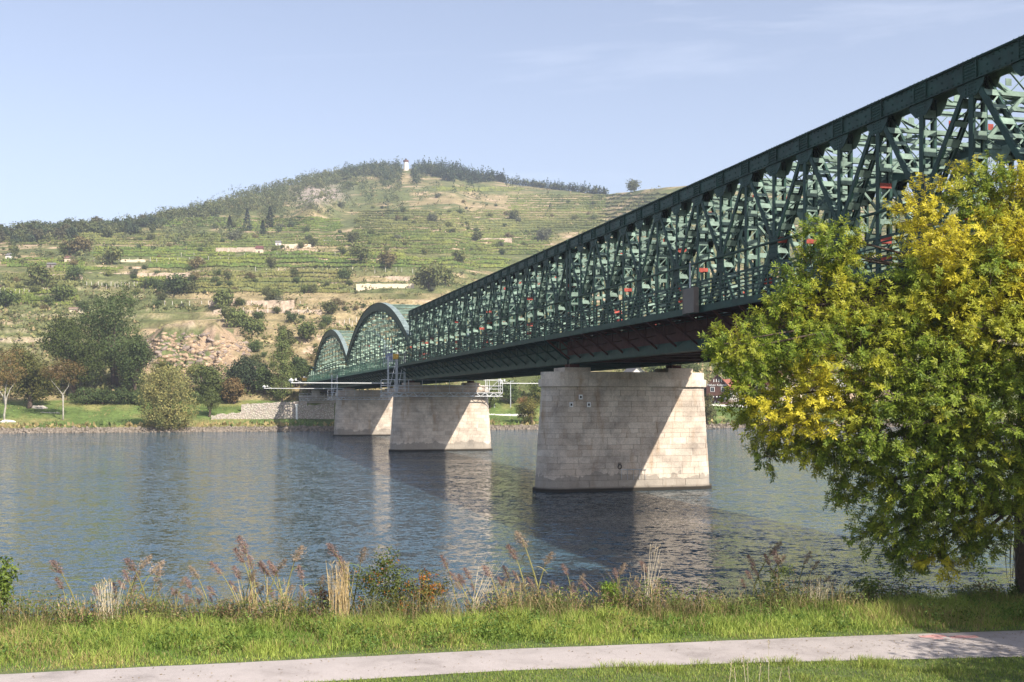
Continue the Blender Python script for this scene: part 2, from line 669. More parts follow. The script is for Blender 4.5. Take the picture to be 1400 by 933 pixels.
gc = gc * (1 + 0.9 * nC[..., None] + 0.5 * nB[..., None])

m, t, b = newmat('hill_ground')
a_ = N(t, 'ShaderNodeAttribute', attribute_name='Col')
g = N(t, 'ShaderNodeNewGeometry')
n1 = N(t, 'ShaderNodeTexNoise', Scale=0.8, Detail=6.0, Roughness=0.7)
t.links.new(g.outputs['Position'], n1.inputs['Vector'])
fine = ramp(t, n1.outputs['Fac'], [(0.3, (0.55, 0.55, 0.55)), (0.7, (1.4, 1.4, 1.4))])
t.links.new(mixc(t, a_.outputs['Color'], fine, 1.0, 'MULTIPLY'), b.inputs['Base Color'])
b.inputs['Roughness'].default_value = 0.95
b.inputs['Specular IOR Level'].default_value = 0.1
bp = N(t, 'ShaderNodeBump', Strength=0.8, Distance=0.5)
t.links.new(n1.outputs['Fac'], bp.inputs['Height'])
t.links.new(bp.outputs[0], b.inputs['Normal'])

idx = np.arange(NC * NRT).reshape(NC, NRT)
fc = np.stack([idx[:-1, :-1], idx[1:, :-1], idx[1:, 1:], idx[:-1, 1:]], axis=-1).reshape(-1, 4)
vv = np.stack([XG, YG, ZG], axis=-1).reshape(-1, 3)
tag(obj('hill_terrain', mesh_np('hill_terrain', vv, fc, 'hill_ground', gc.reshape(-1, 3), smooth=True)), kind='structure')

# look-up: photo pixel -> ground of the far shore
YPm = np.minimum.accumulate(YP, axis=1)


def hit(x, y):
    """vectorised: ground points seen at photo pixels (x, y)"""
    x = np.atleast_1d(np.asarray(x, float))
    y = np.atleast_1d(np.asarray(y, float))
    ci = np.clip(np.round(np.interp((x - 700) / F, kk, np.arange(NC))).astype(int), 0, NC - 1)
    res = np.empty((len(x), 3))
    for n_, (c_, yy) in enumerate(zip(ci, y)):
        r_ = int(np.searchsorted(-YPm[c_], -yy))
        r_ = min(max(r_, 1), NRT - 7)
        Yv = YG[c_, r_]
        res[n_] = ((x[n_] - 700) / F * Yv, Yv, ZG[c_, r_])
    return res


def ground(X, Y):
    z_, _, _ = zfar(np.asarray(X) / np.asarray(Y), Y)
    return z_

# ------------------------------------------------------------------ near bank


def edge_Y(X):
    return 35.0 + 0.14 * X + 0.004 * X * X * np.exp(-(np.asarray(X) / 40) ** 2)


PF = np.array([(-60, 20.0), (-30, 24.6), (-12.9, 27.7), (-6, 29.2), (0, 30.5), (8, 31.9), (15.4, 33.0), (30, 34.8), (60, 38)])
PN = np.array([(-60, 17.2), (-30, 21.9), (-12.9, 25.2), (-4.85, 26.95), (0, 28.1), (7, 29.0), (13.8, 29.6), (30, 31.2), (60, 34.2)])


def path_far(X):
    return np.interp(X, PF[:, 0], PF[:, 1])


def path_near(X):
    return np.interp(X, PN[:, 0], PN[:, 1])


def znear(X, Y):
    X = np.asarray(X, float)
    Y = np.asarray(Y, float)
    e = edge_Y(X)
    z_ = 1.0 + 0 * X
    z_ = np.where(Y > e - 1.2, 1.0 - 1.3 * sstep(-1.2, 2.2, Y - e), z_)
    z_ = np.where(Y > e + 2, -0.3 - (Y - e - 2) * 0.4, z_)
    pn = path_near(X) - 4.0
    z_ = np.where(Y < pn, 1.0 + np.minimum((pn - Y) * 0.20, 5.0), z_)
    pf = path_far(X)
    bumps = 0.10 * fbm(X / 1.5, Y / 1.5, 3, 91)
    offp = np.clip(np.maximum(Y - pf - 0.15, path_near(X) - 0.15 - Y) / 0.6, 0, 1)
    return z_ + bumps * offp


m, t, b = newmat('soil_grass')
g = N(t, 'ShaderNodeNewGeometry')
n1 = N(t, 'ShaderNodeTexNoise', Scale=2.5, Detail=6.0, Roughness=0.7)
t.links.new(g.outputs['Position'], n1.inputs['Vector'])
t.links.new(ramp(t, n1.outputs['Fac'], [(0.3, (0.05, 0.065, 0.022)), (0.55, (0.09, 0.12, 0.035)), (0.75, (0.13, 0.12, 0.055))]), b.inputs['Base Color'])
b.inputs['Roughness'].default_value = 0.95

gx = np.concatenate([np.array([-400, -200, -100, -60, -40]), np.linspace(-30, 34, 161), np.array([45, 60, 100, 200, 400])])
gy = np.concatenate([np.array([-60, -20, 0, 4, 8, 12, 16, 19, 21]), np.linspace(22, 44, 120), np.array([48, 54])])
GX, GY = np.meshgrid(gx, gy, indexing='ij')
GYs = GY + (edge_Y(GX) - 35.0) * np.clip((GY - 22) / 13, 0, 1) * (np.abs(GX) > 34)
GZ = znear(GX, GYs)
idx = np.arange(GX.size).reshape(GX.shape)
fc = np.stack([idx[:-1, :-1], idx[1:, :-1], idx[1:, 1:], idx[:-1, 1:]], axis=-1).reshape(-1, 4)
tag(obj('near_bank_ground', mesh_np('near_bank_ground', np.stack([GX, GYs, GZ], -1).reshape(-1, 3), fc, 'soil_grass', smooth=True)), kind='structure')

# the path
m, t, b = newmat('path_asphalt')
g = N(t, 'ShaderNodeNewGeometry')
n1 = N(t, 'ShaderNodeTexNoise', Scale=45.0, Detail=3.0, Roughness=0.7)
n2 = N(t, 'ShaderNodeTexNoise', Scale=0.7, Detail=6.0, Roughness=0.65)
n3 = N(t, 'ShaderNodeTexVoronoi', Scale=0.55, feature='DISTANCE_TO_EDGE')
for n_ in (n1, n2, n3):
    t.links.new(g.outputs['Position'], n_.inputs['Vector'])
c1 = ramp(t, n2.outputs['Fac'], [(0.3, (0.29, 0.255, 0.24)), (0.5, (0.39, 0.345, 0.325)), (0.72, (0.44, 0.39, 0.37))])
wv_ = N(t, 'ShaderNodeTexVoronoi', Scale=0.27, feature='DISTANCE_TO_EDGE')
ds = N(t, 'ShaderNodeVectorMath', operation='ADD')
n4 = N(t, 'ShaderNodeTexNoise', Scale=1.6, Detail=5.0)
t.links.new(g.outputs['Position'], n4.inputs['Vector'])
t.links.new(g.outputs['Position'], ds.inputs[0])
t.links.new(n4.outputs['Color'], ds.inputs[1])
t.links.new(ds.outputs[0], wv_.inputs['Vector'])
c1 = mixc(t, c1, (0.16, 0.14, 0.13), ramp(t, wv_.outputs['Distance'], [(0.0, (0.22, 0.22, 0.22)), (0.010, (0, 0, 0))]))
c2 = ramp(t, n1.outputs['Fac'], [(0.3, (0.80, 0.80, 0.80)), (0.7, (1.12, 1.12, 1.12))])
t.links.new(mixc(t, c1, c2, 1.0, 'MULTIPLY'), b.inputs['Base Color'])
b.inputs['Roughness'].default_value = 0.95
b.inputs['Specular IOR Level'].default_value = 0.2
bp = N(t, 'ShaderNodeBump', Strength=0.4, Distance=0.01)
t.links.new(n1.outputs['Fac'], bp.inputs['Height'])
t.links.new(bp.outputs[0], b.inputs['Normal'])
xs = np.linspace(-58, 58, 400)
jf = 0.10 * fbm(xs * 1.3, xs * 0, 4, 95)
jn = 0.10 * fbm(xs * 1.3, xs * 0 + 5, 4, 97)
rows = []
for q in np.linspace(0, 1, 7):
    rows.append(np.stack([xs, path_near(xs) * (1 - q) + path_far(xs) * q + jn * (q == 0) + jf * (q == 1), 1.012 + 0.03 * np.sin(q * math.pi) + 0 * xs], -1))
pv = np.stack(rows, 1)
idx = np.arange(400 * 7).reshape(400, 7)
fc = np.stack([idx[:-1, :-1], idx[1:, :-1], idx[1:, 1:], idx[:-1, 1:]], axis=-1).reshape(-1, 4)
tag(obj('river_path', mesh_np('river_path', pv.reshape(-1, 3), fc, 'path_asphalt', smooth=True)), kind='structure')
simple('faded_red', (0.50, 0.26, 0.24), 0.95, 0.25, 6)
mb = MB()
for (a0, a1, o0, o1) in ((11.9, 12.7, 0.30, 0.62), (12.75, 13.6, 0.5, 0.85), (12.1, 12.5, 0.75, 0.95)):
    pts = []
    for q in np.linspace(a0, a1, 8):
        pts.append((q, path_far(q) - o0 - 0.05 * math.sin(q * 9), 1.034))
    for q in np.linspace(a1, a0, 8):
        pts.append((q, path_far(q) - o1 + 0.05 * math.sin(q * 7), 1.034))
    mb.add(pts, [tuple(range(16))])
tag(mb.build('path_paint_marks', 'faded_red'), 'faded red paint smudges on the pale path near the tree', 'paint mark')

# ------------------------------------------------------------------ stone piers
m, t, b = newmat('ashlar')
tcn = N(t, 'ShaderNodeTexCoord')
g = N(t, 'ShaderNodeNewGeometry')
oi = N(t, 'ShaderNodeObjectInfo')
n1 = N(t, 'ShaderNodeTexNoise', Scale=0.45, Detail=6.0, Roughness=0.65, Distortion=0.3)
n2 = N(t, 'ShaderNodeTexNoise', Scale=9.0, Detail=5.0, Roughness=0.7)
n3 = N(t, 'ShaderNodeTexNoise', Scale=0.9, Detail=4.0, Roughness=0.6)
mpz = N(t, 'ShaderNodeMapping')
mpz.inputs['Scale'].default_value = (1.0, 1.0, 0.25)
t.links.new(g.outputs['Position'], mpz.inputs['Vector'])
for n_ in (n1, n2):
    t.links.new(g.outputs['Position'], n_.inputs['Vector'])
t.links.new(mpz.outputs[0], n3.inputs['Vector'])
at = N(t, 'ShaderNodeAttribute', attribute_name='Col')
c0 = mixc(t, (0.54, 0.445, 0.355), (0.68, 0.585, 0.48), at.outputs['Fac'])
c1 = mixc(t, c0, (0.21, 0.18, 0.155), ramp(t, n1.outputs['Fac'], [(0.45, (0, 0, 0)), (0.72, (0.75, 0.75, 0.75))]))
c2 = mixc(t, c1, (0.34, 0.21, 0.11), ramp(t, n3.outputs['Fac'], [(0.55, (0, 0, 0)), (0.75, (0.65, 0.65, 0.65))]))
c3_ = mixc(t, c2, ramp(t, n2.outputs['Fac'], [(0.3, (0.78, 0.78, 0.78)), (0.7, (1.15, 1.15, 1.15))]), 1.0, 'MULTIPLY')
# tide marks: dark damp band at the waterline and an uneven grey silt line above it
sp = N(t, 'ShaderNodeSeparateXYZ')
t.links.new(g.outputs['Position'], sp.inputs[0])
adz = N(t, 'ShaderNodeMath', operation='MULTIPLY_ADD')
t.links.new(n1.outputs['Fac'], adz.inputs[0])
adz.inputs[1].default_value = -2.6
t.links.new(sp.outputs['Z'], adz.inputs[2])
silt = ramp(t, adz.outputs[0], [(0.0, (0.6, 0.6, 0.6)), (0.06, (0.7, 0.7, 0.7)), (0.12, (0.0, 0.0, 0.0))])
c4 = mixc(t, c3_, (0.22, 0.20, 0.17), silt)
damp = ramp(t, sp.outputs['Z'], [(0.24, (1, 1, 1)), (0.40, (0, 0, 0))])
c5 = mixc(t, c4, (0.035, 0.03, 0.024), damp)
t.links.new(c5, b.inputs['Base Color'])
b.inputs['Roughness'].default_value = 0.9
b.inputs['Specular IOR Level'].default_value = 0.2
bp = N(t, 'ShaderNodeBump', Strength=0.5, Distance=0.03)
t.links.new(n2.outputs['Fac'], bp.inputs['Height'])
t.links.new(bp.outputs[0], b.inputs['Normal'])
simple('joint_mortar', (0.13, 0.11, 0.09), 0.95, 0.2, 5)

CW = 4.88                     # centre line between the trusses


def stadium(hl, r, n=20):
    """half-length of straight part hl, end radius r; function arc length -> (x, y), total length; starts at front left"""
    L = 2 * hl
    A = math.pi * r
    T = 2 * L + 2 * A

    def f(q):
        q = q % T
        if q < L:                                   # front face, left to right (y = -r)
            return (-hl + q, -r), (0, -1)
        q -= L
        if q < A:                                   # right nose
            a = -math.pi / 2 + q / r
            return (hl + r * math.cos(a), r * math.sin(a)), (math.cos(a), math.sin(a))
        q -= A
        if q < L:
            return (hl - q, r), (0, 1)
        q -= L
        a = math.pi / 2 + q / r
        return (-hl + r * math.cos(a), r * math.sin(a)), (math.cos(a), math.sin(a))
    return f, T, L, A


def pier(i, label):
    s = S_P[i]
    root = thing('stone_pier', label, 'bridge pier', bw(s, CW, 0), AL, 'stone river piers under the bridge')
    pr = random.Random(100 + i)
    H = 9.2
    hl0, r0 = 6.1, 2.15
    hs_ = []
    z = -0.6
    while z < H - 0.3:
        h = pr.choice([0.40, 0.46, 0.5, 0.56, 0.62])
        if z + h > H - 0.25:
            h = H - z
        hs_.append((z, h))
        z += h
    core = MB()
    rest, front = [], []

    def ring(z_, inset, ex=0.0):
        k_ = 1 - 0.028 * z_ / 1.0 * 0.9
        r_ = r0 * (1 - 0.018 * z_) - inset
        f, T, L, A = stadium(hl0 * (1 - 0.004 * z_), r_)
        return [f(T * q / 96)[0] for q in range(96)]
    a_, b_ = ring(-0.8, 0.12), ring(H, 0.12)
    vs = [(x, y, -0.8) for x, y in a_] + [(x, y, H) for x, y in b_]
    core.add(vs, [(q, (q + 1) % 96, 96 + (q + 1) % 96, 96 + q) for q in range(96)] + [tuple(range(96, 192))])
    core.build('core', 'joint_mortar', root)
    for (z_, h) in hs_:
        rr = r0 * (1 - 0.018 * (z_ + h / 2))
        f, T, L, A = stadium(hl0 * (1 - 0.004 * (z_ + h / 2)), rr)
        q = pr.uniform(-0.8, 0)
        blocks = []
        while q < T - 0.5:
            ln = pr.uniform(0.75, 1.75) * (1.15 if q > L else 1.0)
            e = min(q + ln, T)
            if T - e < 0.5:
                e = T
            blocks.append((q, e))
            q = e
        gsp = 0.009
        for (q0, q1) in blocks:
            ns = 2 if q1 < L and q0 >= 0 else 6
            pr_o = pr.uniform(0.0, 0.04)
            vs = []
            for zz in (z_ + gsp, z_ + h - gsp):
                off = rr - r0 * (1 - 0.018 * zz)
                for k_ in range(ns):
                    (x, y), (nx, ny) = f(q0 + gsp + (q1 - q0 - 2 * gsp) * k_ / (ns - 1))
                    o_ = pr_o - off
                    vs.append((x + nx * o_, y + ny * o_, zz))
                    vs.append((x - nx * 0.3, y - ny * 0.3, zz))
            fs = []
            w_ = 2 * ns
            for k_ in range(ns - 1):
                a0 = 2 * k_
                fs.append((a0, a0 + 2, w_ + a0 + 2, w_ + a0))
                fs.append((w_ + a0, w_ + a0 + 2, w_ + a0 + 3, w_ + a0 + 1))
                fs.append((a0 + 1, a0 + 3, a0 + 2, a0))
            fs.append((0, w_, w_ + 1, 1))
            fs.append((2 * ns - 2, 2 * ns - 1, w_ + 2 * ns - 1, w_ + 2 * ns - 2))
            vis = (q0 < L - 0.1) or (q1 > T - A * 0.75) or q0 < 0 or (L <= q0 < L + A * 0.3)
            (front if vis else rest).append((vs, fs, pr.random()))
    if i == 0:
        front.sort(key=lambda e: -abs(e[0][0][0] - e[0][-1][0]) * abs(e[0][0][2] - e[0][-1][2]))
        while len(front) > 300:
            rest.append(front.pop())
    else:
        rest += front
        front = []

    def colored(me, val):
        at_ = me.color_attributes.new('Col', 'FLOAT_COLOR', 'POINT')
        arr = np.ones((len(me.vertices), 4), dtype=np.float32)
        arr[:, :3] = np.asarray(val, dtype=np.float32).reshape(-1, 1)
        at_.data.foreach_set('color', arr.ravel())
    for (vs, fs, cv) in front:
        q = MB()
        q.add(vs, fs)
        o = q.build('stone_block', 'ashlar', root)
        colored(o.data, np.full(len(vs), cv))
    q = MB()
    cvs = []
    for (vs, fs, cv) in rest:
        q.add(vs, fs)
        cvs += [cv] * len(vs)
    o = q.build('stone_courses', 'ashlar', root)
    colored(o.data, cvs)
    tag(o, kind='stuff')
    # footing, cornice, parapet course, bearing blocks

    def slab(name, hl, r, z0, z1, n=64):
        f, T, L, A = stadium(hl, r)
        p_ = [f(T * k_ / n)[0] for k_ in range(n)]
        q_ = MB()
        q_.add([(x, y, z0) for x, y in p_] + [(x, y, z1) for x, y in p_],
               [(k_, (k_ + 1) % n, n + (k_ + 1) % n, n + k_) for k_ in range(n)] + [tuple(range(n, 2 * n)), tuple(range(n))[::-1]])
        o_ = q_.build(name, 'ashlar', root)
        colored(o_.data, np.full(2 * n, pr.random()))
        return o_
    slab('footing', hl0 + 0.12, r0 + 0.10, -1.0, 0.27)
    # cornice and upper course, laid in long stones
    for (z0, z1, ex, nm) in ((9.2, 9.86, 0.26, 'cornice_stone'), (9.86, 10.5, 0.06, 'coping_stone')):
        rr = r0 * (1 - 0.018 * 9.2) + ex
        f, T, L, A = stadium(hl0 * 0.963, rr)
        nb = 20 if nm == 'cornice_stone' else 18
        for k_ in range(nb):
            q0, q1 = T * k_ / nb + 0.006, T * (k_ + 1) / nb - 0.006
            vs = []
            for zz in (z0 + 0.004, z1 - 0.004):
                for e in range(6):
                    (x, y), (nx, ny) = f(q0 + (q1 - q0) * e / 5)
                    vs.append((x, y, zz))
                    vs.append((x - nx * 0.9, y - ny * 0.9, zz))
            fs = []
            for e in range(5):
                a0 = 2 * e
                fs += [(a0, a0 + 2, 14 + a0, 12 + a0), (12 + a0, 14 + a0, 15 + a0, 13 + a0), (a0 + 1, a0 + 3, a0 + 2, a0), (a0 + 3, a0 + 1, 13 + a0, 15 + a0)]
            fs += [(0, 12, 13, 1), (10, 11, 23, 22)]
            q = MB()
            q.add(vs, fs)
            o = q.build(nm, 'ashlar', root)
            colored(o.data, np.full(len(vs), pr.random()))
    slab('pier_top', hl0 * 0.93, r0 * 0.72, 9.3, 10.42)
    for wv in (0.0, 2 * CW):
        q = MB()
        q.box((wv - CW, 0, 10.62), (2.4, 3.1, 0.5))
        o = q.build('bearing_stone', 'ashlar', root)
        colored(o.data, np.full(8, 0.3))
        q = MB()
        q.box((wv - CW, -0.45, 11.02), (0.9, 0.5, 0.34))
        q.box((wv - CW, 0.45, 11.02), (0.9, 0.5, 0.34))
        q.box((wv - CW, 0, 10.90), (1.2, 1.9, 0.06))
        q.build('bearing', 'primer_brown', root)
    return root


P1 = pier(0, 'nearest and largest stone pier, standing in the river under the green truss')
P2 = pier(1, 'middle stone pier with a scaffold platform around its top')
P3 = pier(2, 'farthest stone pier, close to the far shore under the arched trusses')

# small plates, mooring ring stain and handrail on the nearest pier


def w_at(x, s):
    k_ = (x - 700) / F
    return (s * SA + k_ * s * CA) / (CA - k_ * SA) - D0


def pier_pt(wv, z):
    r_ = 2.15 * (1 - 0.018 * z)
    return bw(S_P[0] - r_ - 0.035, wv, z)


for (xp, yp, lb) in ((795, 543, 'upper of three small white plates on the nearest pier'), (782, 553.5, 'lower left of three small white plates on the nearest pier'), (806, 553.5, 'lower right of three small white plates on the nearest pier')):
    wv = w_at(xp, S_P[0] - 2.1)
    z = CZ + (HY - yp) / 15.8
    r_ = thing('pier_plate', lb, 'sign', pier_pt(wv, z), AL, 'small plates on the nearest pier')
    q = MB()
    q.box((0, -0.03, 0), (0.34, 0.05, 0.42))
    q.build('plate', 'white_paint', r_)
    q = MB()
    q.box((0, -0.06, 0), (0.15, 0.02, 0.2))
    q.build('dark_centre', 'sign_dark', r_)
r_ = thing('grab_rail', 'thin pale grab rail low on the nearest pier beside the dark ring stain', 'rail', pier_pt(w_at(865, S_P[0] - 2.1), 1.9), AL)
q = MB()
q.tube([(-1.2, -0.12, 0), (1.3, -0.12, 0)], 0.03)
q.build('rail', 'galv', r_)
for k_ in range(5):
    q = MB()
    q.tube([(-1.1 + k_ * 0.57, -0.12, 0), (-1.1 + k_ * 0.57, -0.12, -0.9)], 0.02, 5)
    q.tube([(-1.1 + k_ * 0.57, -0.12, 0), (-1.1 + k_ * 0.57, 0.1, 0)], 0.02, 5)
    q.build('baluster', 'galv', r_)
r_ = thing('mooring_ring', 'rusty iron mooring ring low on the nearest pier', 'mooring ring', pier_pt(w_at(847, S_P[0] - 2.1), 2.3), AL)
q = MB()
q.tube([(0.16 * math.cos(a), -0.08 - 0.05 * math.sin(a), 0.2 * math.sin(a) - 0.15) for a in np.linspace(0, 2 * math.pi, 15)], 0.035, 6, cap=False)
q.build('ring', 'sign_dark', r_)
q = MB()
q.box((0, -0.04, 0.12), (0.22, 0.12, 0.22))
q.build('ring_plate', 'sign_grey', r_)

# ------------------------------------------------------------------ truss spans
ZB, ZT = 11.25, 22.2
L80 = 80.0
NP = 24
PAN = L80 / NP
TW = 2 * CW
CACHE = {}
MM = ['steel_dark', 'steel_mint', 'primer_red']


def member(L, wid, var, detail):
    """riveted member of two legs with battens; axis +Z from 0 to L, legs apart in x; -x is the outer side"""
    key = ('m', round(L, 1), wid, var, detail)
    if key in CACHE:
        return CACHE[key]
    pr = random.Random(hash(key[1:]) & 0xffff)
    q = MB()
    hw = 0.34
    for sx in (-1, 1):
        # web (outer face dark on the outer leg only)
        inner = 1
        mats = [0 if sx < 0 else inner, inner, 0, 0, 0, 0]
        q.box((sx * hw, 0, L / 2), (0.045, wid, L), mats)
        if detail:
            for sy in (-1, 1):
                q.box((sx * (hw - 0.065), sy * (wid / 2 - 0.012), L / 2), (0.085, 0.024, L), 0)
    z = 0.35
    reds = {1: (1, 2), 2: (3, 4, 7), 3: (5,)}.get(var, ())
    k_ = 0
    stp = 0.86 if detail else 1.25
    while z < L - 0.4:
        hh = 0.24 if k_ % 2 else 0.36
        mt = 2 if (k_ in reds) else 1
        for sy in (-1, 1):
            q.box((0, sy * (wid / 2 + 0.004), z), (2 * hw - 0.06, 0.016, hh), mt)
        if detail and k_ % 3 != 1 and z + stp < L - 0.3:
            for (a, c) in ((-1, 1),):
                q.beam((a * (hw - 0.08), -wid / 2 + 0.02, z + 0.2), (c * (hw - 0.08), -wid / 2 + 0.02, z + stp - 0.15), 0.02, 0.07, 1, (1, 0, 0.3))
        z += stp
        k_ += 1
    me = q.mesh('member', MM if detail else ['steel_dark', 'steel_pale', 'primer_red'])
    CACHE[key] = me
    return me


def gusset(wt, wb, h, detail, inner=1):
    key = ('g', wt, wb, h, inner)
    if key in CACHE:
        return CACHE[key]
    q = MB()
    for sx in (-1, 1):
        x0, x1 = sx * 0.37 - 0.012, sx * 0.37 + 0.012
        pr_ = [(-wt / 2, h / 2), (wt / 2, h / 2), (wt / 2 - (wt - wb) * 0.15, 0), (wb / 2, -h / 2), (-wb / 2, -h / 2), (-wt / 2 + (wt - wb) * 0.15, 0)]
        vs = [(x0, y, z) for y, z in pr_] + [(x1, y, z) for y, z in pr_]
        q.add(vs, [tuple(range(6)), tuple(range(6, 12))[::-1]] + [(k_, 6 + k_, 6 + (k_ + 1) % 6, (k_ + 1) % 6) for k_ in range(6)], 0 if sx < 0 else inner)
        if detail and sx < 0:
            for yy in np.linspace(-wb / 2 + 0.08, wb / 2 - 0.08, 4):
                for zz in np.linspace(-h / 2 + 0.08, h / 2 - 0.08, 5):
                    q.box((x0 - 0.014, yy, zz), (0.03, 0.045, 0.045), 0)
    me = q.mesh('gusset', MM)
    CACHE[key] = me
    return me


def lattice_strut(L, depth, var):
    """horizontal lattice girder along +X"""
    key = ('ls', round(L, 2), depth, var)
    if key in CACHE:
        return CACHE[key]
    q = MB()
    for sz in (-1, 1):
        q.box((L / 2, 0, sz * depth / 2), (L, 0.20, 0.12), 1)
        q.box((L / 2, 0, sz * (depth / 2 - 0.1)), (L, 0.03, 0.14), 1)
    n = 8
    for k_ in range(n):
        a, c = L * k_ / n, L * (k_ + 1) / n
        q.beam((a, 0.02, -depth / 2), (c, 0.02, depth / 2), 0.02, 0.09, 1, (0, 1, 0))
        q.beam((a, -0.02, depth / 2), (c, -0.02, -depth / 2), 0.02, 0.09, 1, (0, 1, 0))
    for k_ in range(1, n, 2):
        q.box((L * k_ / n, -0.05, 0), (0.3, 0.02, 0.3), 2 if (var and k_ in (3, 5)) else 1)
    me = q.mesh('strut', MM)
    CACHE[key] = me
    return me


def bar_mesh(L, a, b_, mat):
    key = ('bar', round(L, 2), a, b_, mat)
    if key in CACHE:
        return CACHE[key]
    q = MB()
    q.box((0, L / 2, 0), (a, L, b_))
    me = q.mesh('bar', [mat])
    CACHE[key] = me
    return me


def orient(p0, p1):
    """rotation taking +Y to p1-p0"""
    d = Vector(p1) - Vector(p0)
    return d.to_track_quat('Y', 'Z').to_euler(), d.length


def bar(name, parent, p0, p1, a, b_, mat):
    e, L = orient(p0, p1)
    return obj(name, bar_mesh(L, a, b_, mat), parent, p0, e)


def chord_profile(kind, n):
    ys = [PAN * k_ for k_ in range(n + 1)]
    if kind == 'straight':
        return ys, [ZT] * (n + 1)
    zs = []
    for k_ in range(n + 1):
        u_ = k_ / n
        zs.append(18.4 + 8.2 * (1 - abs(2 * u_ - 1) ** 2.15))
    return ys, zs


def chord_mesh(ys, zs, detail):
    """box chord following the profile; zs are the top edge"""
    q = MB()
    dep = 0.86 if detail else 1.45
    hw = 0.38
    n = len(ys)
    sub = 1 if all(abs(z - zs[0]) < 1e-6 for z in zs) else 4
    yy = np.linspace(ys[0], ys[-1], (n - 1) * sub + 1)
    zz = np.interp(yy, ys, zs)
    if sub > 1:
        zz = np.array([18.4 + 8.2 * (1 - abs(2 * (y - ys[0]) / (ys[-1] - ys[0]) - 1) ** 2.15) for y in yy])
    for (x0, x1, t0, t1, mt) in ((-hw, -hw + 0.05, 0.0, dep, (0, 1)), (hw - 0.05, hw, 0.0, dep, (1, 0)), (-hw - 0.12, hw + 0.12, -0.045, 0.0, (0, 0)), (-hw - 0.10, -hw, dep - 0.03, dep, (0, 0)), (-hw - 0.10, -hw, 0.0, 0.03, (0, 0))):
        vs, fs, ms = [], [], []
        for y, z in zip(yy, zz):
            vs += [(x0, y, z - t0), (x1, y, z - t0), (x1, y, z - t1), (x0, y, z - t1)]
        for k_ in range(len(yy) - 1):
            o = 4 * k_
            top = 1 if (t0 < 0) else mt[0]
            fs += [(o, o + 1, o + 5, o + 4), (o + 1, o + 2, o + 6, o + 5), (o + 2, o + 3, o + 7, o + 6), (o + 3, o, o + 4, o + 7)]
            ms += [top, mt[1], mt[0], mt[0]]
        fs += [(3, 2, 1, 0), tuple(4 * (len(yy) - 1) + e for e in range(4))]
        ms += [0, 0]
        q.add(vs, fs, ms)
    return q


def rivet_rows(ys, zs):
    """rivet heads along a straight chord: edge rows and thick clusters at the joints"""
    P = []
    for y in np.arange(ys[0] + 0.2, ys[-1], 0.36):
        P.append((-0.385, y, ZT - 0.12))
        P.append((-0.385, y, ZT - 0.72))
        if int(y / 0.36) % 2:
            P.append((-0.385, y, ZT - 0.42))
    for yj in ys:
        for dy in (-0.34, -0.2, -0.07, 0.07, 0.2, 0.34):
            for dz_ in (0.1, 0.24, 0.38, 0.52, 0.66, 0.8):
                P.append((-0.42, yj + dy, ZT - dz_))
            for dx in (-0.4, -0.2, 0.0, 0.2, 0.4):
                P.append((dx, yj + dy * 2.2, ZT + 0.06, 1))
    V_, F_ = [], []
    for p in P:
        o = len(V_)
        r_ = 0.045
        if len(p) == 4:
            V_ += [(p[0] - r_, p[1] - r_, p[2] - 0.02), (p[0] + r_, p[1] - r_, p[2] - 0.02), (p[0] + r_, p[1] + r_, p[2] - 0.02), (p[0] - r_, p[1] + r_, p[2] - 0.02), (p[0], p[1], p[2] + 0.07)]
        else:
            V_ += [(p[0], p[1] - r_, p[2] - r_), (p[0], p[1] + r_, p[2] - r_), (p[0], p[1] + r_, p[2] + r_), (p[0], p[1] - r_, p[2] + r_), (p[0] - 0.06, p[1], p[2])]
        F_ += [(o, o + 1, o + 4), (o + 1, o + 2, o + 4), (o + 2, o + 3, o + 4), (o + 3, o, o + 4)]
    q = MB()
    q.add(V_, F_)
    return q


def floor_beam_mesh(mat):
    key = ('fb', mat)
    if key in CACHE:
        return CACHE[key]
    q = MB()
    q.box((CW, 0, 12.0), (TW - 0.7, 0.03, 1.15))
    q.box((CW, 0, 12.58), (TW - 0.7, 0.32, 0.04))
    q.box((CW, 0, 11.42), (TW - 0.7, 0.32, 0.04))
    for k_ in range(1, 8):
        q.box((0.4 + (TW - 0.8) * k_ / 8, 0, 12.0), (0.03, 0.24, 1.1))
    me = q.mesh('floor_beam', [mat])
    CACHE[key] = me
    return me


def bracket_mesh(mat):
    """cantilever that carries the footway, on the -x side of a truss"""
    key = ('br', mat)
    if key in CACHE:
        return CACHE[key]
    q = MB()
    q.beam((-0.36, 0, 13.25), (-2.5, 0, 13.32), 0.14, 0.2)
    q.beam((-0.36, 0, 11.65), (-2.4, 0, 13.22), 0.10, 0.14)
    q.beam((-1.25, 0, 12.4), (-1.25, 0, 13.2), 0.07, 0.09, 0, (1, 0, 0))
    q.beam((-0.4, 0, 12.6), (-1.25, 0, 12.4), 0.06, 0.08)
    me = q.mesh('bracket', [mat])
    CACHE[key] = me
    return me


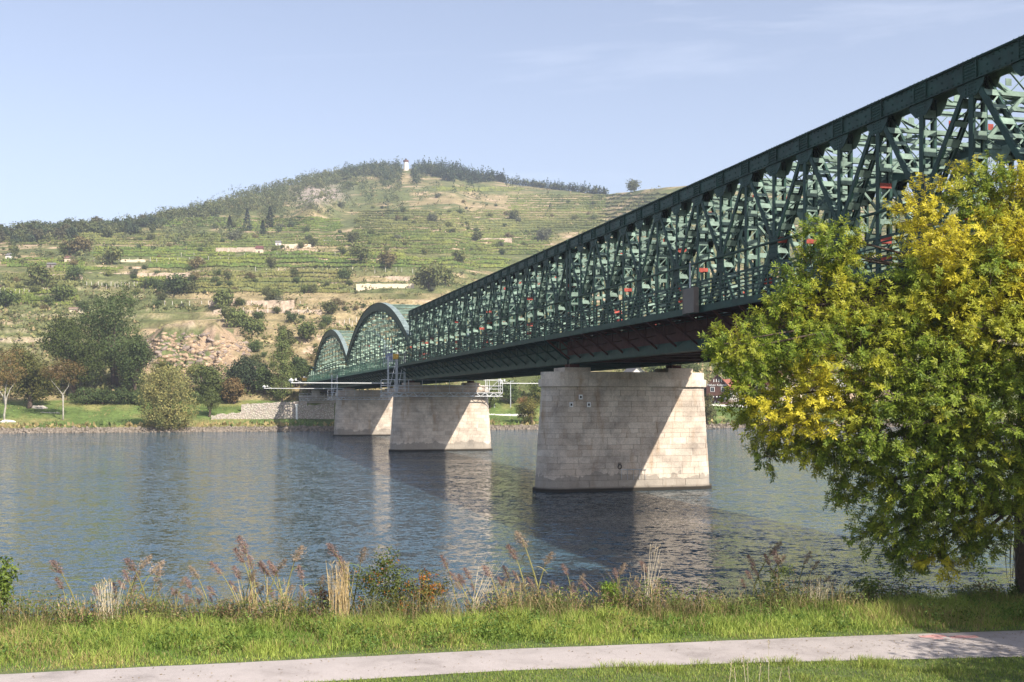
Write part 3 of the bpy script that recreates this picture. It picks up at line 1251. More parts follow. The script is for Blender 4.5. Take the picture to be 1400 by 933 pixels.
def span(i, s0, kind, label, n=NP, detail=True):
    root = thing('truss_span', label, 'bridge span', bw(s0, 0, 0), AL, 'spans of the green truss bridge')
    pr = random.Random(40 + i)
    Ls = PAN * n
    g0 = 0.22
    ys, zs = chord_profile(kind, n)
    yE = [y for y in ys]
    yE[0] += g0
    yE[-1] -= g0
    for side in (0, 1):
        x0 = 0.0 if side == 0 else TW
        fl = 1 if side == 0 else -1
        rot0 = (0, 0, 0)

        def put(name, me, y, z, rx=0.0):
            o = obj(name, me, root, (x0, y, z))
            o.rotation_euler = (rx, 0, 0)
            if fl < 0:
                o.scale = (-1, 1, 1)
            return o
        q = chord_mesh(yE, zs, kind == 'straight')
        tc_ = put('top_chord', q.mesh('top_chord', ['steel_dark', 'steel_mint' if kind == 'straight' else 'galv_green']), 0, 0)
        if detail and side == 0:
            o = obj('rivets', rivet_rows(yE, zs).mesh('rivets', ['steel_dark']), tc_)
            tag(o, kind='stuff')
        # splice cover plates at the joints
        if kind == 'straight':
            if 'splice' not in CACHE:
                q = MB()
                q.box((-0.40, 0, -0.44), (0.035, 0.85, 0.84))
                q.box((-0.43, -0.42, -0.44), (0.05, 0.05, 0.84))
                q.box((-0.43, 0.42, -0.44), (0.05, 0.05, 0.84))
                q.box((0, 0, 0.062), (0.8, 1.7, 0.034))
                CACHE['splice'] = q.mesh('splice', ['steel_dark'])
            for y in ys[1:-1]:
                obj('splice_plate', CACHE['splice'], tc_, (0, y, ZT))
        # bottom chord
        q = MB()
        for sx in (-1, 1):
            q.box((sx * 0.355, Ls / 2, ZB + 0.36), (0.05, Ls - 2 * g0, 0.72), 0)
            q.box((sx * 0.30, Ls / 2, ZB + 0.02), (0.2, Ls - 2 * g0, 0.035), 0)
        put('bottom_chord', q.mesh('bottom_chord', MM), 0, 0)
        # web
        for k_ in range(n + 1):
            zt = zs[k_] - 0.72
            Lm = zt - (ZB + 0.6)
            v_ = pr.choice([0, 0, 1, 2, 3]) if kind == 'straight' else 0
            wd = 0.29 if k_ not in (0, n) else 0.5
            put('vertical', member(Lm, wd, v_, detail), min(max(ys[k_], 0.45), Ls - 0.45), ZB + 0.6)
            if k_ not in (0, n):
                put('gusset_plate', gusset(1.9 if kind == 'straight' else 1.2, 0.75, 0.75, detail), ys[k_], zs[k_] - 1.12)
                if kind == 'straight':
                    put('gusset_plate', gusset(0.9, 1.9, 0.8, detail, 0), ys[k_], ZB + 0.95)
        for k_ in range(0, n, 2):
            for (ka, kb) in ((k_, k_ + 2), (k_ + 2, k_)):
                ya, yb = ys[ka], ys[kb]
                if kb < ka:
                    ya -= 0.15
                else:
                    ya += 0.15
                za, zb_ = zs[ka] - 0.7, ZB + 0.5
                Lm = math.hypot(yb - ya, za - zb_)
                ang = math.atan2((ya - yb), (za - zb_))
                v_ = pr.choice([0, 0, 0, 1, 2]) if kind == 'straight' else 0
                o = put('diagonal', member(Lm, 0.25, v_, detail), yb, zb_, -ang)
            if kind == 'straight':
                put('gusset_plate', gusset(1.0, 1.0, 1.3, detail), ys[k_ + 1], (ZT + ZB) / 2 - 0.1)
        # longitudinal pipe and struts along the web
        q = MB()
        q.tube([(-0.5, 0.2, 16.9), (-0.5, Ls - 0.2, 16.9)], 0.075, 6)
        put('service_pipe', q.mesh('service_pipe', ['steel_dark']), 0, 0)
        # footway brackets, deck, edge beam, railing
        for k_ in range(n + 1):
            put('footway_bracket', bracket_mesh('primer_brown' if (i == 0 and k_ < n + 1) else 'steel_dark'), min(max(ys[k_], 0.4), Ls - 0.4), 0)
        if kind != 'straight':
            pass
        q = MB()
        q.box((-1.45, Ls / 2, 13.46), (2.0, Ls - 0.1, 0.1), 0)
        put('footway_deck', q.mesh('footway_deck', ['primer_brown' if i == 0 else 'steel_dark']), 0, 0)
        q = MB()
        q.box((-2.53, Ls / 2, 13.5), (0.05, Ls - 0.1, 0.36), 0)
        q.box((-2.47, Ls / 2, 13.69), (0.16, Ls - 0.1, 0.03), 0)
        q.box((-2.47, Ls / 2, 13.31), (0.16, Ls - 0.1, 0.03), 0)
        eb = put('edge_beam', q.mesh('edge_beam', ['steel_dark' if i < 2 else 'steel_edge']), 0, 0)
        rm = 'steel_dark' if i < 2 else 'steel_edge'
        if ('post', rm) not in CACHE:
            q = MB()
            q.box((-2.52, 0, 14.4), (0.09, 0.13, 1.55))
            CACHE[('post', rm)] = q.mesh('railing_post', [rm])
        for k_ in range(2 * n + 1):
            put('railing_post', CACHE[('post', rm)], min(max(k_ * PAN / 2, 0.2), Ls - 0.2), 0)
        for k_ in range(7):
            key = ('rail', Ls, k_, rm)
            if key not in CACHE:
                q = MB()
                a_ = 0.12 if k_ == 6 else 0.075
                q.box((-2.56, Ls / 2, 13.86 + k_ * 0.215), (0.045, Ls - 0.05, a_))
                CACHE[key] = q.mesh('rail', [rm])
            put('rail', CACHE[key], 0, 0)
    # floor
    for k_ in range(n + 1):
        obj('floor_beam', floor_beam_mesh('primer_brown' if i == 0 else 'steel_dark'), root, (0, min(max(ys[k_], 0.4), Ls - 0.4), 0))
    for wv in np.linspace(1.3, TW - 1.3, 5):
        q = MB()
        q.box((wv, Ls / 2, 12.40), (0.2, Ls - 0.4, 0.5))
        q.build('stringer', 'primer_brown' if i == 0 else 'steel_dark', root)
    q = MB()
    q.box((CW, Ls / 2, 12.76), (TW - 1.1, Ls - 0.1, 0.22), 0)
    q.build('road_slab', 'primer_brown' if i == 0 else 'steel_dark', root)
    q = MB()
    q.box((CW, Ls / 2, 12.93), (TW - 2.2, Ls - 0.1, 0.08), 0)
    q.build('road_surface', 'asphalt_road', root)
    for wv in (0.75, TW - 0.75):
        q = MB()
        q.box((wv, Ls / 2, 13.65), (0.06, Ls - 0.1, 0.30), 0)
        for k_ in range(n + 1):
            q.box((wv, min(max(ys[k_], 0.3), Ls - 0.3), 13.3), (0.1, 0.1, 0.7), 0)
        q.build('guard_rail', 'galv', root)
    # added dark plates over the deck side, in place of the shade under it
    for wv in (-0.44, TW + 0.44):
        q = MB()
        q.box((wv, Ls / 2, 12.66), (0.04, Ls - 0.2, 1.4), 0)
        q.build('deck_shade_plate', 'primer_brown' if i == 0 else 'steel_dark', root)
    for wv in (0.05, TW - 0.05):  # added plates, keep sun flecks from falling through beside the road slab
        q = MB()
        q.box((wv, Ls / 2, 13.22), (1.3, Ls - 0.2, 0.05), 0)
        q.build('sun_block_plate', 'steel_dark', root)
    # wind bracing under the deck
    for k_ in range(0, n, 2):
        bar('lower_brace', root, (0.3, ys[k_] + 0.2, ZB + 0.25), (TW - 0.3, ys[k_ + 2] - 0.2, ZB + 0.25), 0.16, 0.1, 'primer_brown' if i == 0 else 'steel_dark')
        bar('lower_brace', root, (TW - 0.3, ys[k_] + 0.2, ZB + 0.12), (0.3, ys[k_ + 2] - 0.2, ZB + 0.12), 0.16, 0.1, 'primer_brown' if i == 0 else 'steel_dark')
    # bracing between the trusses overhead
    for k_ in range(0, n + 1):
        zt = zs[k_]
        if zt < 18.6 and kind != 'straight':
            continue
        yk = min(max(ys[k_], 0.5), Ls - 0.5)
        if kind == 'straight' or k_ % 2 == 0:
            obj('top_strut', lattice_strut(TW - 0.7, 0.6 if k_ % 2 else 1.05, pr.random() < 0.35), root, (0.35, yk, zt - (0.55 if k_ % 2 else 0.75)))
        if kind == 'straight' and k_ % 2 == 0:
            for (xa, xb) in ((0.35, 2.3), (TW - 0.35, TW - 2.3)):
                bar('knee_brace', root, (xa, yk, zt - 3.3), (xb, yk, zt - 1.25), 0.16, 0.14, 'steel_mint')
    for k_ in range(0, n, 2):
        if kind != 'straight' and (zs[k_] < 18.6 or zs[k_ + 2] < 18.6):
            continue
        bar('top_brace', root, (0.3, ys[k_] + 0.3, zs[k_] - 0.3), (TW - 0.3, ys[k_ + 2] - 0.3, zs[k_ + 2] - 0.3), 0.2, 0.12, 'steel_mint')
        bar('top_brace', root, (TW - 0.3, ys[k_] + 0.3, zs[k_] - 0.46), (0.3, ys[k_ + 2] - 0.3, zs[k_ + 2] - 0.46), 0.2, 0.12, 'steel_mint')
    return root


steel('galv_green', (0.20, 0.25, 0.24), 0.2, 0.5)
span(0, S_P[0] - 80, 'straight', 'nearest straight green truss span, running out of the picture on the right', detail=True)
span(1, S_P[0], 'straight', 'second straight green truss span between the nearest and the middle pier', detail=True)
span(2, S_P[1], 'arch', 'tall arched green truss span beyond the middle pier', detail=False)
span(3, S_P[2], 'arch', 'farther arched green truss span reaching the far abutment', detail=False)


def approach():
    root = thing('approach_span', 'low short green approach span at the far end of the bridge', 'bridge span', bw(S_P[3], 0, 0), AL)
    Ls = 36.0
    for x0 in (0, TW):
        q = MB()
        vs = []
        for k_ in range(13):
            y = 0.3 + (Ls - 0.6) * k_ / 12
            z = 17.9 + 0.9 * math.sin(math.pi * k_ / 12)
            vs += [(x0 - 0.35, y, z), (x0 + 0.35, y, z), (x0 + 0.35, y, z - 0.6), (x0 - 0.35, y, z - 0.6)]
        fs = []
        for k_ in range(12):
            o = 4 * k_
            fs += [(o + a, o + (a + 1) % 4, o + 4 + (a + 1) % 4, o + 4 + a) for a in range(4)]
        q.add(vs, fs + [(3, 2, 1, 0), (48, 49, 50, 51)])
        q.build('top_chord', 'steel_dark', root)
        q = MB()
        q.box((x0, Ls / 2, 11.7), (0.7, Ls - 0.4, 0.9))
        q.build('bottom_chord', 'steel_dark', root)
        for k_ in range(13):
            y = 0.3 + (Ls - 0.6) * k_ / 12
            obj('vertical', member(5.6, 0.3, 0, False), root, (x0, y, 12.0))
        for k_ in range(12):
            y = 0.3 + (Ls - 0.6) * k_ / 12
            bar('diagonal', root, (x0, y, 12.1 if k_ % 2 else 17.4), (x0, y + (Ls - 0.6) / 12, 17.4 if k_ % 2 else 12.1), 0.5, 0.25, 'steel_mint')
    q = MB()
    q.box((CW, Ls / 2, 12.6), (TW + 4.6, Ls, 0.35))
    q.build('deck', 'steel_dark', root)
    for k_ in range(13):
        q = MB()
        q.box((-2.3, Ls * (k_ + 0.1) / 13, 13.5), (0.08, 0.1, 1.5))
        q.build('railing_post', 'steel_edge', root)
    for k_ in range(4):
        q = MB()
        q.box((-2.3, Ls / 2, 13.1 + k_ * 0.38), (0.06, Ls, 0.07))
        q.build('rail', 'steel_edge', root)
    # abutment end post
    q = MB()
    q.box((-1.6, Ls - 1, 13.2), (1.2, 1.6, 6.0))
    q.build('end_post', 'steel_edge', root)


approach()

# ------------------------------------------------------------------ things on and around the bridge


def scaffold(s, xl, xr, label, z0, hrail=1.7, tower=None):
    """lattice-beam work platform hung in front of a pier between photo columns xl and xr"""
    w0, w1 = w_at(xl, s), w_at(xr, s)
    root = thing('scaffold_platform', label, 'scaffold', bw(s, w0, z0), AL, 'work scaffolds around the piers')
    Ls = w1 - w0
    for yo in (0.0, 1.2):
        q = MB()
        q.tube([(0, yo, 0), (Ls, yo, 0)], 0.08, 5)
        q.tube([(0, yo, 0.55), (Ls, yo, 0.55)], 0.08, 5)
        n = max(4, int(Ls / 0.7))
        for k_ in range(n):
            a, c = Ls * k_ / n, Ls * (k_ + 1) / n
            q.tube([(a, yo, 0.55 * (k_ % 2)), (c, yo, 0.55 * ((k_ + 1) % 2))], 0.055, 4)
        q.build('lattice_beam', 'alu', root)
    q = MB()
    q.box((Ls / 2, 0.6, 0.65), (Ls, 1.3, 0.06))
    q.build('plank_deck', 'timber_grey', root)
    n = max(2, int(Ls / 2.0))
    for k_ in range(n + 1):
        q = MB()
        q.tube([(Ls * k_ / n, 0, 0.5), (Ls * k_ / n, 0, 0.6 + hrail)], 0.055, 5)
        q.build('guard_post', 'alu', root)
    for zz in (0.5, 0.95, 1.0 + hrail * 0.4):
        q = MB()
        q.tube([(0, 0, 0.6 + zz * hrail / 1.7), (Ls, 0, 0.6 + zz * hrail / 1.7)], 0.045, 5)
        q.build('guard_rail', 'alu', root)
    if tower:
        for (tx, tw, th) in tower:
            q = MB()
            for a in (tx, tx + tw):
                for yo in (0.1, 1.1):
                    q.tube([(a, yo, 0.6), (a, yo, 0.6 + th)], 0.06, 5)
            for zz in np.arange(1.0, th, 1.0):
                q.tube([(tx, 0.1, 0.6 + zz), (tx + tw, 0.1, 0.6 + zz)], 0.045, 4)
                q.tube([(tx, 1.1, 0.6 + zz), (tx + tw, 1.1, 0.6 + zz)], 0.045, 4)
            q.tube([(tx, 0.1, 0.8), (tx + tw, 0.1, 0.4 + th)], 0.045, 4)
            q.build('scaffold_tower', 'alu', root)
    return root


simple('timber_grey', (0.25, 0.22, 0.19), 0.9, 0.2, 3)
scaffold(S_P[1] - 2.9, 521, 687, 'long lattice scaffold platform across the middle pier', 8.7, 1.9, [(1.2, 1.3, 5.6), (17.0, 2.2, 2.4), (2.6, 1.2, 6.4)])
scaffold(S_P[2] - 2.9, 448, 534, 'scaffold platform across the farthest pier', 8.3, 1.6, [(1.0, 1.2, 5.0)])
scaffold(S_P[3] - 3.4, 409, 455, 'small scaffold platform on the far abutment', 8.2, 1.4)


def boom(s, xa, xb, z, label):
    wa, wb = w_at(xa, s), w_at(xb, s)
    root = thing('radar_boom', label, 'boom', bw(s, wa, z), AL, 'white booms across the bridge')
    q = MB()
    q.tube([(0, 0, 0), (wb - wa, 0, 0)], 0.075, 8)
    q.build('pole', 'boom_white', root)
    q = MB()
    r_ = 0.42
    for a in range(4):
        e = a * math.pi / 2
        p = (r_ * math.cos(e), r_ * math.sin(e), 0.35)
        n_ = (r_ * math.cos(e + math.pi / 2), r_ * math.sin(e + math.pi / 2), 0.35)
        q.add([p, n_, (0, 0, 0.35 + r_), (0, 0, 0.35 - r_)], [(0, 1, 2), (1, 0, 3)])
    q.box((0.7, 0, 0.5), (0.25, 0.2, 0.35))
    q.build('reflector', 'boom_white', root)
    q = MB()
    q.tube([(0.2, 0, 0), (0.2, 0, 0.6)], 0.06, 5)
    q.tube([(1.8, 0, 0), (0.3, 0, 0.55)], 0.03, 5)
    q.build('stay', 'boom_white', root)


boom(S_P[1] - 4.6, 398, 533, CZ + (HY - 524.5) / 8.8, 'longer white boom with a reflector, reaching left of the middle pier')
boom(S_P[1] + 5.2, 684, 775, CZ + (HY - 524.5) / 8.1, 'short white boom showing between the middle and the nearest pier')
boom(S_P[2] - 4.2, 361, 470, CZ + (HY - 531.5) / 6.1, 'lower white boom with a reflector, left of the farthest pier')

# sign box on the footway railing
ss = 0
for s_ in np.arange(40, 90, 0.1):
    p = bw(s_, -2.75, 14)
    if abs(700 + F * p.x / p.y - 946) < 1.0:
        ss = s_
r_ = thing('railing_sign', 'grey brown sign panel hung on the outside of the footway railing', 'sign', bw(ss, -2.85, 13.3), AL)
q = MB()
q.box((-0.05, 0, 0.75), (0.12, 1.5, 1.5))
q.build('panel', 'sign_grey', r_)
q = MB()
q.box((0.04, -0.78, 0.75), (0.34, 0.05, 1.56))
q.box((0.04, 0.78, 0.75), (0.34, 0.05, 1.56))
q.build('frame', 'sign_grey', r_)
q = MB()
q.tube([(0.1, 0.2, 1.5), (0.1, 0.2, 3.1)], 0.05, 6)
q.build('lamp_post', 'galv', r_)

# tarpaulins and a yellow machine of the painters at the middle pier


def rock_mesh(name, r, seed, mat, sq=(1, 1, 1), nu=9, nv=6):
    g_ = np.random.default_rng(seed)
    vs, fs = [], []
    for j in range(nv + 1):
        for i_ in range(nu):
            th, ph = math.pi * j / nv, 2 * math.pi * i_ / nu
            rr = r * (0.75 + 0.45 * g_.random())
            vs.append((rr * math.sin(th) * math.cos(ph) * sq[0], rr * math.sin(th) * math.sin(ph) * sq[1], rr * math.cos(th) * sq[2]))
    for j in range(nv):
        for i_ in range(nu):
            fs.append((j * nu + i_, (j + 1) * nu + i_, (j + 1) * nu + (i_ + 1) % nu, j * nu + (i_ + 1) % nu))
    q = MB()
    q.add(vs, fs)
    return q.mesh(name, [mat])


r_ = thing('work_platform', 'painters work cradle with yellow sheeting and blue tarpaulin at the middle pier', 'work platform', bw(S_P[1] - 3.2, -2.9, 14.6), AL)
q = MB()
q.box((0.0, 0.9, 0.3), (0.8, 1.3, 0.8))
q.build('yellow_sheet', 'yellow_paint', r_)
q = MB()
for k_ in range(5):
    q.box((-0.4 + 0.1 * (k_ % 2), 3.0 + k_ * 0.9, 0.3 + 0.15 * (k_ % 3)), (0.4, 0.7, 1.1 - 0.12 * k_))
q.build('blue_tarpaulin', 'blue_tarp', r_)
q = MB()
for k_ in range(3):
    q.tube([(-0.6, 0, -0.5 + 0.9 * k_), (-0.6, 9, -0.5 + 0.9 * k_)], 0.05, 5)
for k_ in range(5):
    q.tube([(-0.6, k_ * 2.2, -0.9), (-0.6, k_ * 2.2, 2.2)], 0.05, 5)
q.build('cradle_frame', 'galv', r_)
r_ = thing('work_machine', 'small yellow machine on the footway near the far end of the bridge', 'machine', bw(S_P[3] + 2.0, -2.9, 14.0), AL)
q = MB()
q.box((0, 0, 0.5), (1.6, 2.6, 0.9))
q.build('housing', 'yellow_paint', r_)
q = MB()
q.box((0, 0, 1.1), (1.0, 1.2, 0.5))
q.build('hood', 'galv', r_)

# abutment
r_ = thing('bridge_abutment', 'grey stone abutment at the far end of the bridge', 'abutment', bw(S_P[3], CW, 0), AL)
q = MB()
q.box((0, 0.8, 5.2), (18.5, 5.2, 8.0))
q.build('wall', 'concrete', r_)
q = MB()
q.box((0, 0.8, 9.35), (19.0, 5.7, 0.6))
q.build('coping', 'concrete', r_)
for wv in (-CW, CW):
    q = MB()
    q.box((wv, -0.5, 10.4), (2.2, 2.4, 1.6))
    q.build('bearing_stone', 'concrete', r_)
# distant river wall of rough masonry with a white post
m, t, b = newmat('rubble')
g = N(t, 'ShaderNodeNewGeometry')
vo = N(t, 'ShaderNodeTexVoronoi', Scale=2.4)
t.links.new(g.outputs['Position'], vo.inputs['Vector'])
nn = N(t, 'ShaderNodeTexNoise', Scale=0.5, Detail=4.0)
t.links.new(g.outputs['Position'], nn.inputs['Vector'])
cc = ramp(t, vo.outputs['Distance'], [(0.1, (0.56, 0.50, 0.43)), (0.55, (0.30, 0.26, 0.22))])
t.links.new(mixc(t, cc, vo.outputs['Color'], 0.04, 'OVERLAY'), b.inputs['Base Color'])
b.inputs['Roughness'].default_value = 0.95
bp = N(t, 'ShaderNodeBump', Strength=0.9, Distance=0.2)
t.links.new(vo.outputs['Distance'], bp.inputs['Height'])
bp.invert = True
t.links.new(bp.outputs[0], b.inputs['Normal'])


def river_wall(x0, x1, y_top, y_bot, Yoff, label, mat, name='river_wall', thick=1.0, jag=0.12):
    """masonry wall along the far bank between photo columns"""
    q = MB()
    n = 40
    top, bot = [], []
    Yw = float(hit((x0 + x1) / 2, max(y_bot) - 0.5)[0][1])
    rr = random.Random(int(x0 * 7 + x1))
    for k_ in range(n + 1):
        x = x0 + (x1 - x0) * k_ / n
        kx = (x - 700) / F
        Y = bank_Y(kx) + Yoff if Yoff else Yw
        yt = y_top[0] + (y_top[1] - y_top[0]) * k_ / n
        yb = y_bot[0] + (y_bot[1] - y_bot[0]) * k_ / n
        zt = CZ + (HY - yt) / F * Y + rr.uniform(-jag, jag)
        zb = CZ + (HY - yb) / F * Y - 0.8
        top.append((kx * Y, Y, zt))
        bot.append((kx * Y, Y - 0.25, zb))
    vs = []
    for a, c in zip(bot, top):
        vs += [c_ for c_ in (a, c, (c[0] * (c[1] + thick) / c[1], c[1] + thick, c[2] - 0.05), (a[0] * (a[1] + thick) / a[1], a[1] + thick + 0.2, a[2]))]
    fs = []
    for k_ in range(n):
        o = 4 * k_
        for e in range(4):
            fs.append((o + e, o + (e + 1) % 4, o + 4 + (e + 1) % 4, o + 4 + e))
    fs += [(0, 1, 2, 3), (4 * n + 3, 4 * n + 2, 4 * n + 1, 4 * n)]
    q.add(vs, fs)
    o = q.build(name, mat)
    return tag(o, label, 'wall')


river_wall(289, 457, (568, 551), (572, 574), 17, 'sloping grey rubble river wall left of the abutment', 'rubble', jag=0.25)
river_wall(330, 420, (553, 548), (560, 556), 26, 'low pale earth bank behind the rubble river wall', 'rubble')
river_wall(660, 722, (566, 566.5), (572, 572), 0, 'white river wall seen between the middle and nearest piers', 'plaster_white')
river_wall(965, 1060, (553, 553), (560, 559), 0, 'white garden wall below the dark timber house', 'plaster_white')
river_wall(36, 82, (563.5, 564), (568, 568), 0, 'low pale concrete wall between the two white barked trees', 'concrete')
# white post standing on the river wall
p = hit(407, 573)[0]
r_ = thing('river_marker', 'white post in front of the rubble river wall by the abutment', 'post', (p[0], bank_Y((407 - 700) / F) + 15.5, p[2]))
q = MB()
q.box((0, 0, 1.8), (0.5, 0.3, 4.0))
q.build('post', 'white_paint', r_)
q = MB()
q.box((0, 0, 3.9), (0.7, 0.4, 0.3))
q.build('cap', 'white_paint', r_)
p = hit(698, 562)[0]
r_ = thing('lamp_post', 'slim pale lamp post on the far shore between the two near piers', 'lamp post', p)
q = MB()
q.tube([(0, 0, -0.2), (0, 0, 8.0)], [0.16, 0.10], 8)
q.build('pole', 'galv', r_)
q = MB()
q.box((0.5, 0, 8.0), (1.1, 0.25, 0.14))
q.build('lamp_head', 'galv', r_)
p = hit(676, 562)[0]
r_ = thing('lamp_post', 'shorter pale pole left of the slim lamp post on the far shore', 'lamp post', p)
q = MB()
q.tube([(0, 0, -0.2), (0, 0, 3.6)], [0.14, 0.09], 8)
q.build('pole', 'galv', r_)
q = MB()
q.box((0, 0, 3.6), (0.5, 0.3, 0.25))
q.build('pole_box', 'galv', r_)

# ------------------------------------------------------------------ houses on the far shore


def text_obj(s_, size, mat, parent, loc, rot):
    cu = bpy.data.curves.new('lettering', 'FONT')
    cu.body = s_
    cu.size = size
    cu.extrude = 0.03
    cu.align_x = 'CENTER'
    cu.align_y = 'CENTER'
    tmp = bpy.data.objects.new('tmp', cu)
    COL.objects.link(tmp)
    dg = bpy.context.evaluated_depsgraph_get()
    me = bpy.data.meshes.new_from_object(tmp.evaluated_get(dg))
    bpy.data.objects.remove(tmp)
    me.materials.clear()
    me.materials.append(MATS[mat])
    o = obj('lettering', me, parent, loc, rot)
    return o


def house(loc, rz, wd, dp, hw, hr, wall, roof, label, upper=None, windows=(), gable_front=True, chimney=True, over=0.7):
    """box house; front (gable) faces local -Y"""
    root = thing('house', label, 'house', loc, rz, 'houses on the far shore')
    q = MB()
    q.box((0, dp / 2, hw / 2 - 0.6), (wd, dp, hw + 1.2), 0)
    if gable_front:
        q.add([(-wd / 2, 0, hw), (wd / 2, 0, hw), (0, 0, hw + hr), (-wd / 2, dp, hw), (wd / 2, dp, hw), (0, dp, hw + hr)], [(0, 1, 2), (3, 5, 4)], 1 if upper else 0)
    else:
        q.add([(-wd / 2, 0, hw), (-wd / 2, dp, hw), (-wd / 2, dp / 2, hw + hr), (wd / 2, 0, hw), (wd / 2, dp, hw), (wd / 2, dp / 2, hw + hr)], [(0, 2, 1), (3, 4, 5)], 1 if upper else 0)
    q.build('wall', [wall, upper or wall], root)
    q = MB()
    if gable_front:
        sl = hr / (wd / 2)
        for sx in (-1, 1):
            e = wd / 2 + over
            a = [(0, -over, hw + hr + 0.05), (sx * e, -over, hw - over * sl + 0.05), (sx * e, dp + over, hw - over * sl + 0.05), (0, dp + over, hw + hr + 0.05)]
            q.add(a + [(x, y, z + 0.22) for x, y, z in a], [(0, 1, 2, 3), (4, 5, 6, 7), (0, 1, 5, 4), (1, 2, 6, 5), (2, 3, 7, 6)])
    else:
        sl = hr / (dp / 2)
        for sy in (-1, 1):
            e = dp / 2 + over
            a = [(-wd / 2 - over, dp / 2, hw + hr + 0.05), (-wd / 2 - over, dp / 2 + sy * e, hw - over * sl + 0.05), (wd / 2 + over, dp / 2 + sy * e, hw - over * sl + 0.05), (wd / 2 + over, dp / 2, hw + hr + 0.05)]
            q.add(a + [(x, y, z + 0.22) for x, y, z in a], [(0, 1, 2, 3), (4, 5, 6, 7), (0, 1, 5, 4), (1, 2, 6, 5), (2, 3, 7, 6)])
    rf = q.build('roof', roof, root)
    if chimney:
        q = MB()
        q.box((wd * 0.2, dp * 0.6, hw + hr * 0.9), (0.7, 0.7, 1.8))
        q.build('chimney', 'plaster_cream', rf)
    for (x, z, w_, h_) in windows:
        q = MB()
        q.box((x, -0.04, z), (w_ + 0.24, 0.1, h_ + 0.24))
        fr = q.build('window', 'white_paint', root)
        for sx in (-1, 1):
            q = MB()
            q.box((x + sx * w_ / 4, -0.11, z), (w_ / 2 - 0.06, 0.04, h_))
            q.build('pane', 'glass_dark', fr)
    return root


def far_at(x, y):
    return Vector(hit(x, y)[0])


p = far_at(981, 552)
Yh = p.y
ps = F / Yh                       # photo pixels per metre there
zb = p.z
hse = house((p.x, Yh, zb), -0.15, 30 / ps, 10, 23 / ps, 16 / ps, 'timber_brown', 'roof_dark', 'dark brown timber house with white lettering on its gable', upper='timber_brown',
            windows=((-1.6, 4.6, 1.1, 1.3), (1.9, 4.5, 1.3, 1.6), (-2.3, 1.2, 0.9, 1.1), (2.2, 1.2, 0.9, 1.1)))
text_obj('Halsen Kalander', 1.05, 'white_paint', hse, (0.1, -0.12, 23 / ps + 0.55), (R(90), 0, 0))
text_obj('E  D+C', 0.9, 'white_paint', hse, (0.4, -0.12, 0.3), (R(90), 0, 0))
for k_ in range(4):
    q = MB()
    q.box((-1.2 + k_ * 0.8, -0.08, 23 / ps + 2.0), (0.22, 0.06, 1.0))
    q.build('gable_slat', 'white_paint', hse)
q = MB()
q.box((0, -0.9, 2.6), (6.4, 1.7, 0.2))
q.box((0, -1.75, 3.2), (6.4, 0.1, 1.2))
q.build('balcony', 'timber_brown', hse)
for k_ in range(3):
    q = MB()
    q.box((-1.4 + k_ * 1.1, -1.82, 2.2), (0.4, 0.3, 0.35))
    q.build('flower_box', 'white_paint', hse)
p2 = far_at(1003, 552)
house((p2.x + 1.5, p2.y + 3, p2.z), -0.1, 8.5, 9, 4.8, 3.0, 'plaster_white', 'roof_tile', 'white house with red hipped roof right of the timber house', windows=((1.5, 2.6, 0.9, 1.2), (-2.0, 2.6, 0.9, 1.2)), gable_front=False)
p3 = far_at(1004, 546)
house((p3.x + 2, p3.y + 26, p3.z + 1.0), -0.3, 10, 9, 8.5, 4.0, 'plaster_white', 'roof_slate', 'grey roofed house standing behind the red roofed white house', windows=((-2, 6.5, 1, 1.3), (2, 6.5, 1, 1.3)), gable_front=False)
p4 = far_at(876, 546)
house((p4.x, p4.y + 8, p4.z), 0.2, 9, 10, 6.0, 4.0, 'plaster_white', 'roof_slate', 'white house glimpsed over the nearest pier between its bearings', windows=((-2, 3.5, 1, 1.3), (2, 3.5, 1, 1.3)))
for (x_, y_, lb, wl, rf_) in ((1075, 552, 'cream house behind the yellow leaves of the near tree', 'plaster_cream', 'roof_tile'), (1135, 551, 'white house behind the middle of the near tree', 'plaster_white', 'roof_tile')):
    p_ = far_at(x_, y_)
    house((p_.x, p_.y, p_.z), 0.1, 11, 10, 6.5, 4.2, wl, rf_, lb, windows=((-3, 4.8, 1, 1.4), (0, 4.8, 1, 1.4), (3, 4.8, 1, 1.4), (-3, 1.8, 1, 1.4), (3, 1.8, 1, 1.4)))
# fence on the white garden wall
root = thing('garden_fence', 'dark slat fence above the white garden wall by the timber house', 'fence', (0, 0, 0))
prev = None
for k_ in range(14):
    x = 984 + k_ * 3.0
    kx = (x - 700) / F
    Y = bank_Y(kx) + 24.5
    z0 = CZ + (HY - 553.5) / F * Y
    q = MB()
    q.box((kx * Y, Y, z0 + 0.7), (0.16, 0.16, 1.7))
    q.build('fence_post', 'timber_brown', root)
    if prev:
        for zz in (0.35, 0.7, 1.05, 1.35):
            bar('fence_rail', root, (prev[0], prev[1], prev[2] + zz), (kx * Y, Y, z0 + zz), 0.06, 0.2, 'timber_brown')
    prev = (kx * Y, Y, z0)

# ------------------------------------------------------------------ huts and walls on the hill


